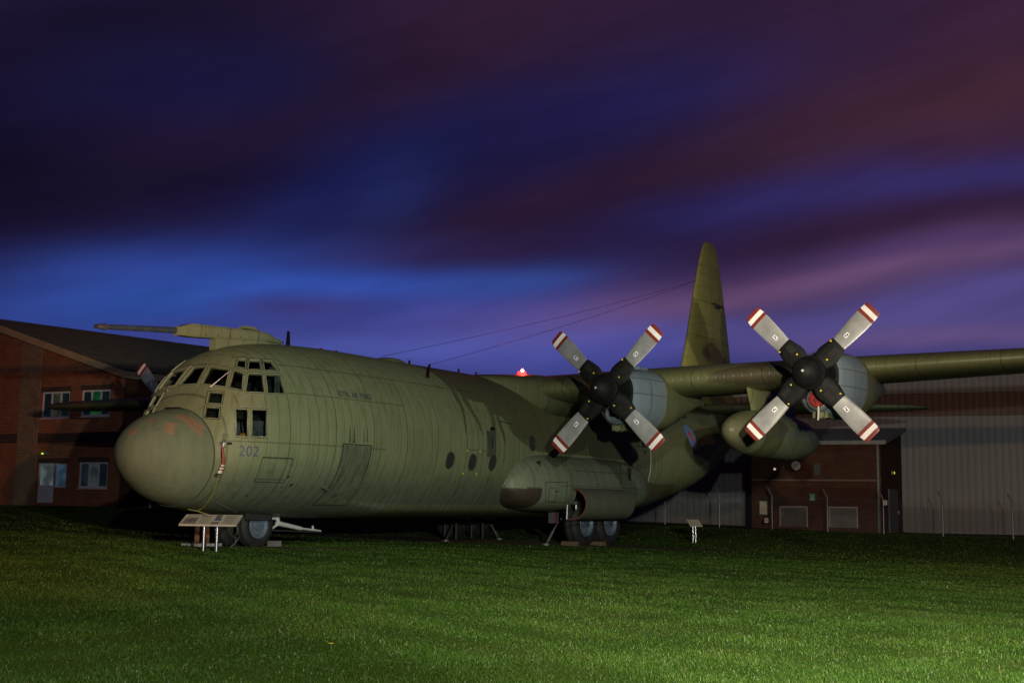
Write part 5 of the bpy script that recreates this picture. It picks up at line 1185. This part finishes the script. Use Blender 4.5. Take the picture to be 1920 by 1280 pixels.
# lettering and roundel conformed to the skin
def lettering(txt, x0, z0, size, m, name, slope=0.0, weight=0.0, font_scale=1.0, tree=None):
    cu = bpy.data.curves.new(name, 'FONT'); cu.body = txt; cu.size = size; cu.offset = weight; cu.space_character = 1.08; o = bpy.data.objects.new('tmp', cu); link(o)
    dg = bpy.context.evaluated_depsgraph_get(); me = bpy.data.meshes.new_from_object(o.evaluated_get(dg)); bpy.data.objects.remove(o)
    bm = bmesh.new(); bm.from_mesh(me); bmesh.ops.subdivide_edges(bm, edges=[e for e in bm.edges if e.calc_length() > .06], cuts=2); bmesh.ops.triangulate(bm, faces=bm.faces)
    for v in bm.verts:
        x = x0+v.co.x*font_scale; z = z0+v.co.y+slope*v.co.x; v.co = side_skin(x, z, .012, tree=tree)[0]
    bm.to_mesh(me); bm.free(); me.materials.clear(); me.materials.append(m); me.name = name
    o = link(bpy.data.objects.new(name, me)); o.parent = plane; o.location = -ROOT; return o
M_let = mat('lettering_violet', (.055, .052, .13), .6, var=.1); M_let2 = mat('lettering_grey', (.050, .056, .085), .6, var=.3, vscale=12)
p0, _ = skin(446, 854); p1, _ = skin(487, 854); o = lettering('202', p0.x, p0.z, .30, M_let, 'number', slope=.0, font_scale=(p1.x-p0.x)/.51); o['label'] = 'large violet 202'
p0, _ = skin(634, 742); p1, _ = skin(694, 746); lettering('ROYAL  AIR  FORCE', p0.x, p0.z, .175, M_let2, 'lettering', weight=.004, font_scale=(p1.x-p0.x)/1.62)
p0, _ = skin(1303, 822)
c0, n0 = skin(1295.5, 817.5); rs = []
def disc(r, off, m, name, parent, n=40, rings=5):
    mb = MB(); rr = []
    for j in range(rings+1):
        q = j/rings*r; rr.append([side_skin(c0.x+q*math.cos(a), c0.z+q*math.sin(a), off)[0] for a in np.linspace(0, 6.28318, n, endpoint=False)] if j else [side_skin(c0.x+.001*math.cos(a), c0.z+.001*math.sin(a), off)[0] for a in np.linspace(0, 6.28318, n, endpoint=False)])
    mb.loft(rr, caps=False); return mb.build(name, m, parent, smooth=60)
ro = disc(.40, .006, mat('roundel_blue', (.12, .24, .60), .6), 'roundel', plane); disc(.19, .011, mat('roundel_red', (.50, .13, .09), .6), 'roundel_centre', ro)

# pitot mast, its red and white cover, and the yellow lashing
a, na = skin(421, 824); mb = MB(); mb.tube([a, a+na*.16+Vector((-.02, 0, -.06)), a+na*.20+Vector((-.14, 0, -.09))], [.03, .025, .014], 8); mb.build('pitot_mast', M_alu, plane, smooth=50)
mb = MB(); mb.box(a+na*.05+Vector((.0, 0, -.01)), (.06, .10, .26), Matrix.Rotation(R(12), 3, 'Y')); mb.build('pitot_fairing', M_frame, plane)
cp = a+na*.17+Vector((-.03, 0, -.08))
cov = thing('pitot_cover', cp, 'red and white striped fabric cover hanging from the pitot mast beside the number', 'pitot cover')
mb = MB(); pts = []; K = 22
for k in range(K+1):
    q = k/K; pts.append((cp+Vector((-.05*q-.04*math.sin(q*7), -.02*math.sin(q*5), -.62*q)), .020+.028*q+.006*math.sin(k*2.1)))
for k in range(K):
    mb.cur = 1 if (k in (16, 18, 20, 21) or k < 3) else 0
    i = len(mb.v); 
    for (p_, r_) in (pts[k], pts[k+1]):
        for s in range(10): an_ = s*.6283; mb.v.append(tuple(p_+Vector((math.cos(an_)*r_*1.2, math.sin(an_)*r_*.5, 0))))
    for s in range(10): mb.f.append((i+s, i+(s+1) % 10, i+10+(s+1) % 10, i+10+s)); mb.mi.append(mb.cur)
o = mb.build('streamer', [mat('faded_red_canvas', (.22, .055, .05), .8), mat('white_cloth', (.6, .57, .55), .8)], cov, smooth=60)
pts = [skin(u, v, off=.03)[0] if v < 958 else None for u, v in ((412, 858), (411, 880), (405, 905), (395, 930), (382, 948))]
pts += [yp(370, 957.5, -.75), yp(353, 955, -.45)]
mb = MB(); mb.tube(pts, .011, 6); mb.tube([yp(353, 954.5, -.5), yp(370, 957.5, -.75), yp(392, 965, -.95)], .012, 6)
o = mb.build('lashing', mat('yellow_cord', (.15, .15, .035), .8), None, smooth=60, origin=pts[0]); props(o, 'thin yellow cord hanging below the radome under the nose', 'cord')
mb = MB(); mb.tube([skin(384, 930, off=.012)[0], skin(410, 944, off=.012)[0], skin(430, 953, off=.012)[0], skin(444, 959, off=.012)[0]], .009, 6); mb.build('static_line', M_alu, plane)
# drain hatches and little fittings on the nose
for u, v, r_ in ((405, 891, .045), (462, 928, .03), (546, 871, .02), (540, 893, .03), (546, 908, .035), (528, 913, .02)):
    mb = MB(); p_, n_ = skin(u, v); mb.tube([p_-n_*.01, p_+n_*.015], r_, 12); mb.build('fitting', M_rivet, plane)
mb = MB(); p_, n_ = skin(1032 - 60, 868)
mb.tube([side_skin(x_, 4.0, .02)[0] for x_ in (3.0, 3.05)], .02, 6); mb.build('fitting', M_rivet, plane)
# slot at the radome top
mb = MB(); mb.loft([[Vector((x, y, z+.0)) for y, z in ((-.32, 2.93), (-.1, 3.0), (.25, 3.0), (.25, 2.97), (-.1, 2.97), (-.32, 2.90))] for x in (1.70, 1.80)]); mb.build('nose_vent', M_black, plane)

# ------------------------------------------------------------------ tie-downs, chocks, stand, small things on the ground
M_strut = mat('dull_strut_steel', (.13, .13, .135), .5, .4)
def tiedown(a, b_, label, cat='strut'):
    a, b_ = Vector(a), Vector(b_); t_ = thing('tie_down_strut', b_, label, cat, 'tie down struts under the aircraft')
    mb = MB(); mb.tube([a, a.lerp(b_, .45)], .022, 8); mb.tube([a.lerp(b_, .42), a.lerp(b_, .85)], .034, 8); mb.tube([a.lerp(b_, .85), b_], .018, 8); mb.build('rod', M_strut, t_).location = -b_
    mb = MB(); mb.loft([[b_+Vector((r*math.cos(q), r*math.sin(q), z)) for q in np.linspace(0, 6.283, 14, endpoint=False)] for z, r in ((-.03, .11), (.02, .10), (.05, .04))]); mb.build('foot', M_strut, t_).location = -b_
def gp(x, y, h=0): D_, L_ = to_DL(x, y); return Vector((x, y, float(gz(D_, L_))+h))
a = yp(1046, 978, -1.9); g0 = hitD(1024, 1016, to_DL(a.x, a.y)[0]-.3); g0.z = gp(g0.x, g0.y).z+.02; tiedown(a, g0, 'sloping steel tie down strut just ahead of the port main wheels')
for (u0, v0, u1, v1, y_, lb) in ((849, 984, 836, 1009, 1.4, 'sloping steel tie down strut under the belly, left end of the low frame'), (921, 983, 936, 1004, 1.4, 'sloping steel tie down strut under the belly, right end of the low frame')):
    a = yp(u0, v0, y_); g0 = yp(u1, v1, y_-.3); g0.z = gp(g0.x, g0.y).z+.02; tiedown(a, g0, lb)
a, b2 = yp(845, 983, 1.5), yp(915, 983, 1.5); zz = .55
tr_ = thing('support_frame', gp((a.x+b2.x)/2, 1.5), 'low steel support trestle beneath the aircraft belly', 'trestle')
mb = MB(); O_ = tr_.location; mb.tube([(a.x, 1.5, zz), (b2.x, 1.5, zz)], .035, 8); mb.tube([(a.x, 1.9, zz), (b2.x, 1.9, zz)], .035, 8); mb.build('top_rail', M_pipe2, tr_).location = -O_
for x_ in (a.x+.3, b2.x-.3):
    for y_ in (1.5, 1.9):
        mb = MB(); g_ = gp(x_, y_); mb.tube([g_, (x_, y_, zz)], .035, 8); mb.build('leg', M_rivet, tr_).location = -O_
# chocks
for k, (x_, y_, lb) in enumerate(((14.72, -2.25, 'small wooden chock tight against front of the forward port main wheel'), (16.21, -2.35, 'small wooden chock wedged between the two port main wheels'))):
    g_ = gp(x_, y_); mb = MB(); q = lambda dx, dy, z: g_+Vector((dx, dy, z))
    mb.hexa([q(-.12, -.25, -.01), q(.12, -.25, -.01), q(.12, .25, -.01), q(-.12, .25, -.01)], [q(-.03, -.25, .12), q(.05, -.25, .12), q(.05, .25, .12), q(-.03, .25, .12)])
    o = mb.build('wheel_chock', mat('chock_wood_%s' % ('a' if k else 'b'), (.09, .06, .03), .8), None, origin=g_); props(o, lb, 'chock', 'wheel chocks')
g_ = yp(515, 1000, -.2); g_.z = gp(g_.x, g_.y).z
mb = MB(); mb.box(g_+Vector((0, 0, .06)), (.26, .18, .13)); mb.box(g_+Vector((0, 0, .06)), (.25, .186, .015)); o = mb.build('concrete_block', mat('concrete', (.13, .125, .115), .9), None, origin=g_); props(o, 'pale concrete block on the grass behind the nose wheel', 'block')
# rusty A-stand beneath the nose seen behind the information board
b0 = yp(378, 1020, .3); b0.z = gp(b0.x, b0.y).z
st_ = thing('jack_stand', b0, 'rusty steel stand on the grass beneath the nose behind the information board', 'stand')
M_rust = mat('rusty_steel', (.16, .065, .03), .8, var=.4)
mb = MB(); mb.box(b0+Vector((0, 0, .03)), (.7, .5, .06)); mb.build('base', M_pipe, st_).location = -b0
for dx in (-.18, .18): mb = MB(); mb.box(b0+Vector((dx*.2, dx, .35)), (.07, .07, .6)); mb.build('leg', M_rust, st_).location = -b0
mb = MB(); mb.box(b0+Vector((0, 0, .66)), (.22, .48, .07)); mb.build('cross_bar', M_rust, st_).location = -b0
# white cable hook beside the nose wheel
mb = MB(); pts = [yp(439, 1021, -.8), yp(443, 1011, -.75), yp(440, 1004, -.7), yp(446, 996, -.65), yp(444, 985, -.6)]; mb.tube(pts, .012, 6)
pts2 = [yp(431, 1027, -.8), yp(437, 1021, -.8), yp(445, 1013, -.75), yp(448, 1006, -.7)]; mb.tube(pts2, .014, 6)
o = mb.build('tow_cable', M_alu, None, origin=pts[0]); props(o, 'bright coiled steel cable hanging beside the nose wheel', 'cable')

# information boards
def info_board(name, D, u, v, wide, label, pitchang, yaw, hgt, dep, grp='information boards on twin posts'):
    P_ = hitD(u, v, D); D_, L_ = to_DL(P_.x, P_.y); P_ = G(D_, L_); t_ = thing(name, P_, label, 'information board', grp)
    rt_ = (RT*math.cos(yaw)+FW*math.sin(yaw)); bk_ = Vector((-rt_.y, rt_.x, 0)); bk_ = bk_ if bk_.dot(FW) > 0 else -bk_
    for s in (-1, 1):
        mb = MB(); x_ = rt_*s*wide*.115; mb.tube([P_+x_-Vector((0, 0, .05)), P_+x_+Vector((0, 0, hgt+.02))], .032, 16); mb.build('leg', M_steel, t_, smooth=50).location = -P_
    tilt = (bk_*math.cos(pitchang)+Vector((0, 0, 1))*math.sin(pitchang)); nn = rt_.cross(tilt).normalized(); nn = nn if nn.z > 0 else -nn
    C0 = P_+Vector((0, 0, hgt+.05)); f = lambda a, b_, o=0: C0+rt_*a*wide/2+tilt*b_*dep/2+nn*o
    mb = MB(); mb.hexa([f(-1, -1, -.03), f(1, -1, -.03), f(1, 1, -.03), f(-1, 1, -.03)], [f(-1, -1), f(1, -1), f(1, 1), f(-1, 1)]); bd = mb.build('panel', M_board, t_); bd.location = -P_
    if wide > .7:
        mb = MB()
        def pic(a0, b0_, a1, b1, m): mb.cur = m; mb.face([f(a0, b0_, .003), f(a1, b0_, .003), f(a1, b1, .003), f(a0, b1, .003)])
        pic(-.92, -.85, -.45, .45, 0); pic(.12, .1, .32, .9, 1); pic(.12, -.2, .38, .08, 2); pic(.08, -.9, .36, -.4, 0); pic(-.42, .55, -.2, .85, 0)
        mb.cur = 3
        for r_ in range(11):
            for (a0, a1) in ((-.38, .04), (.46, .92)):
                mb.face([f(a0, .7-.145*r_, .004), f(a1-.06*(r_ % 3), .7-.145*r_, .004), f(a1-.06*(r_ % 3), .7-.145*r_+.055, .004), f(a0, .7-.145*r_+.055, .004)])
        for r_ in range(2): mb.face([f(-.92, .62+.14*r_, .004), f(-.5, .62+.14*r_, .004), f(-.5, .69+.14*r_, .004), f(-.92, .69+.14*r_, .004)])
        mb.cur = 4   # small aircraft picture
        mb.face([f(-.86, -.28, .006), f(-.50, -.20, .006), f(-.50, -.12, .006), f(-.86, -.18, .006)]); mb.face([f(-.72, -.6, .007), f(-.66, -.6, .007), f(-.62, .15, .007), f(-.68, .15, .007)]); mb.face([f(-.56, -.35, .007), f(-.53, -.35, .007), f(-.51, .05, .007), f(-.54, .05, .007)])
        o = mb.build('print', [mat('print_grey', (.16, .14, .12)), mat('print_sky', (.10, .09, .07)), mat('print_blue', (.04, .07, .25)), mat('print_text', (.17, .15, .12)), mat('print_dark', (.02, .02, .02))], bd, recalc=False); o.location = Vector((0, 0, 0))
M_steel = mat('polished_steel', (.66, .67, .70), .18, .95, var=.05); M_board = mat('board_cream', (.40, .36, .28), .45, var=.08)
info_board('information_board', 25.2, 393, 1037, 1.12, 'wide cream information board on two steel posts in front of the nose', R(20), R(-2), .56, .55)
info_board('information_board', 42.0, 1302, 1006, .42, 'narrow grey information board on two white posts beyond the tail', R(28), R(14), .60, .42)
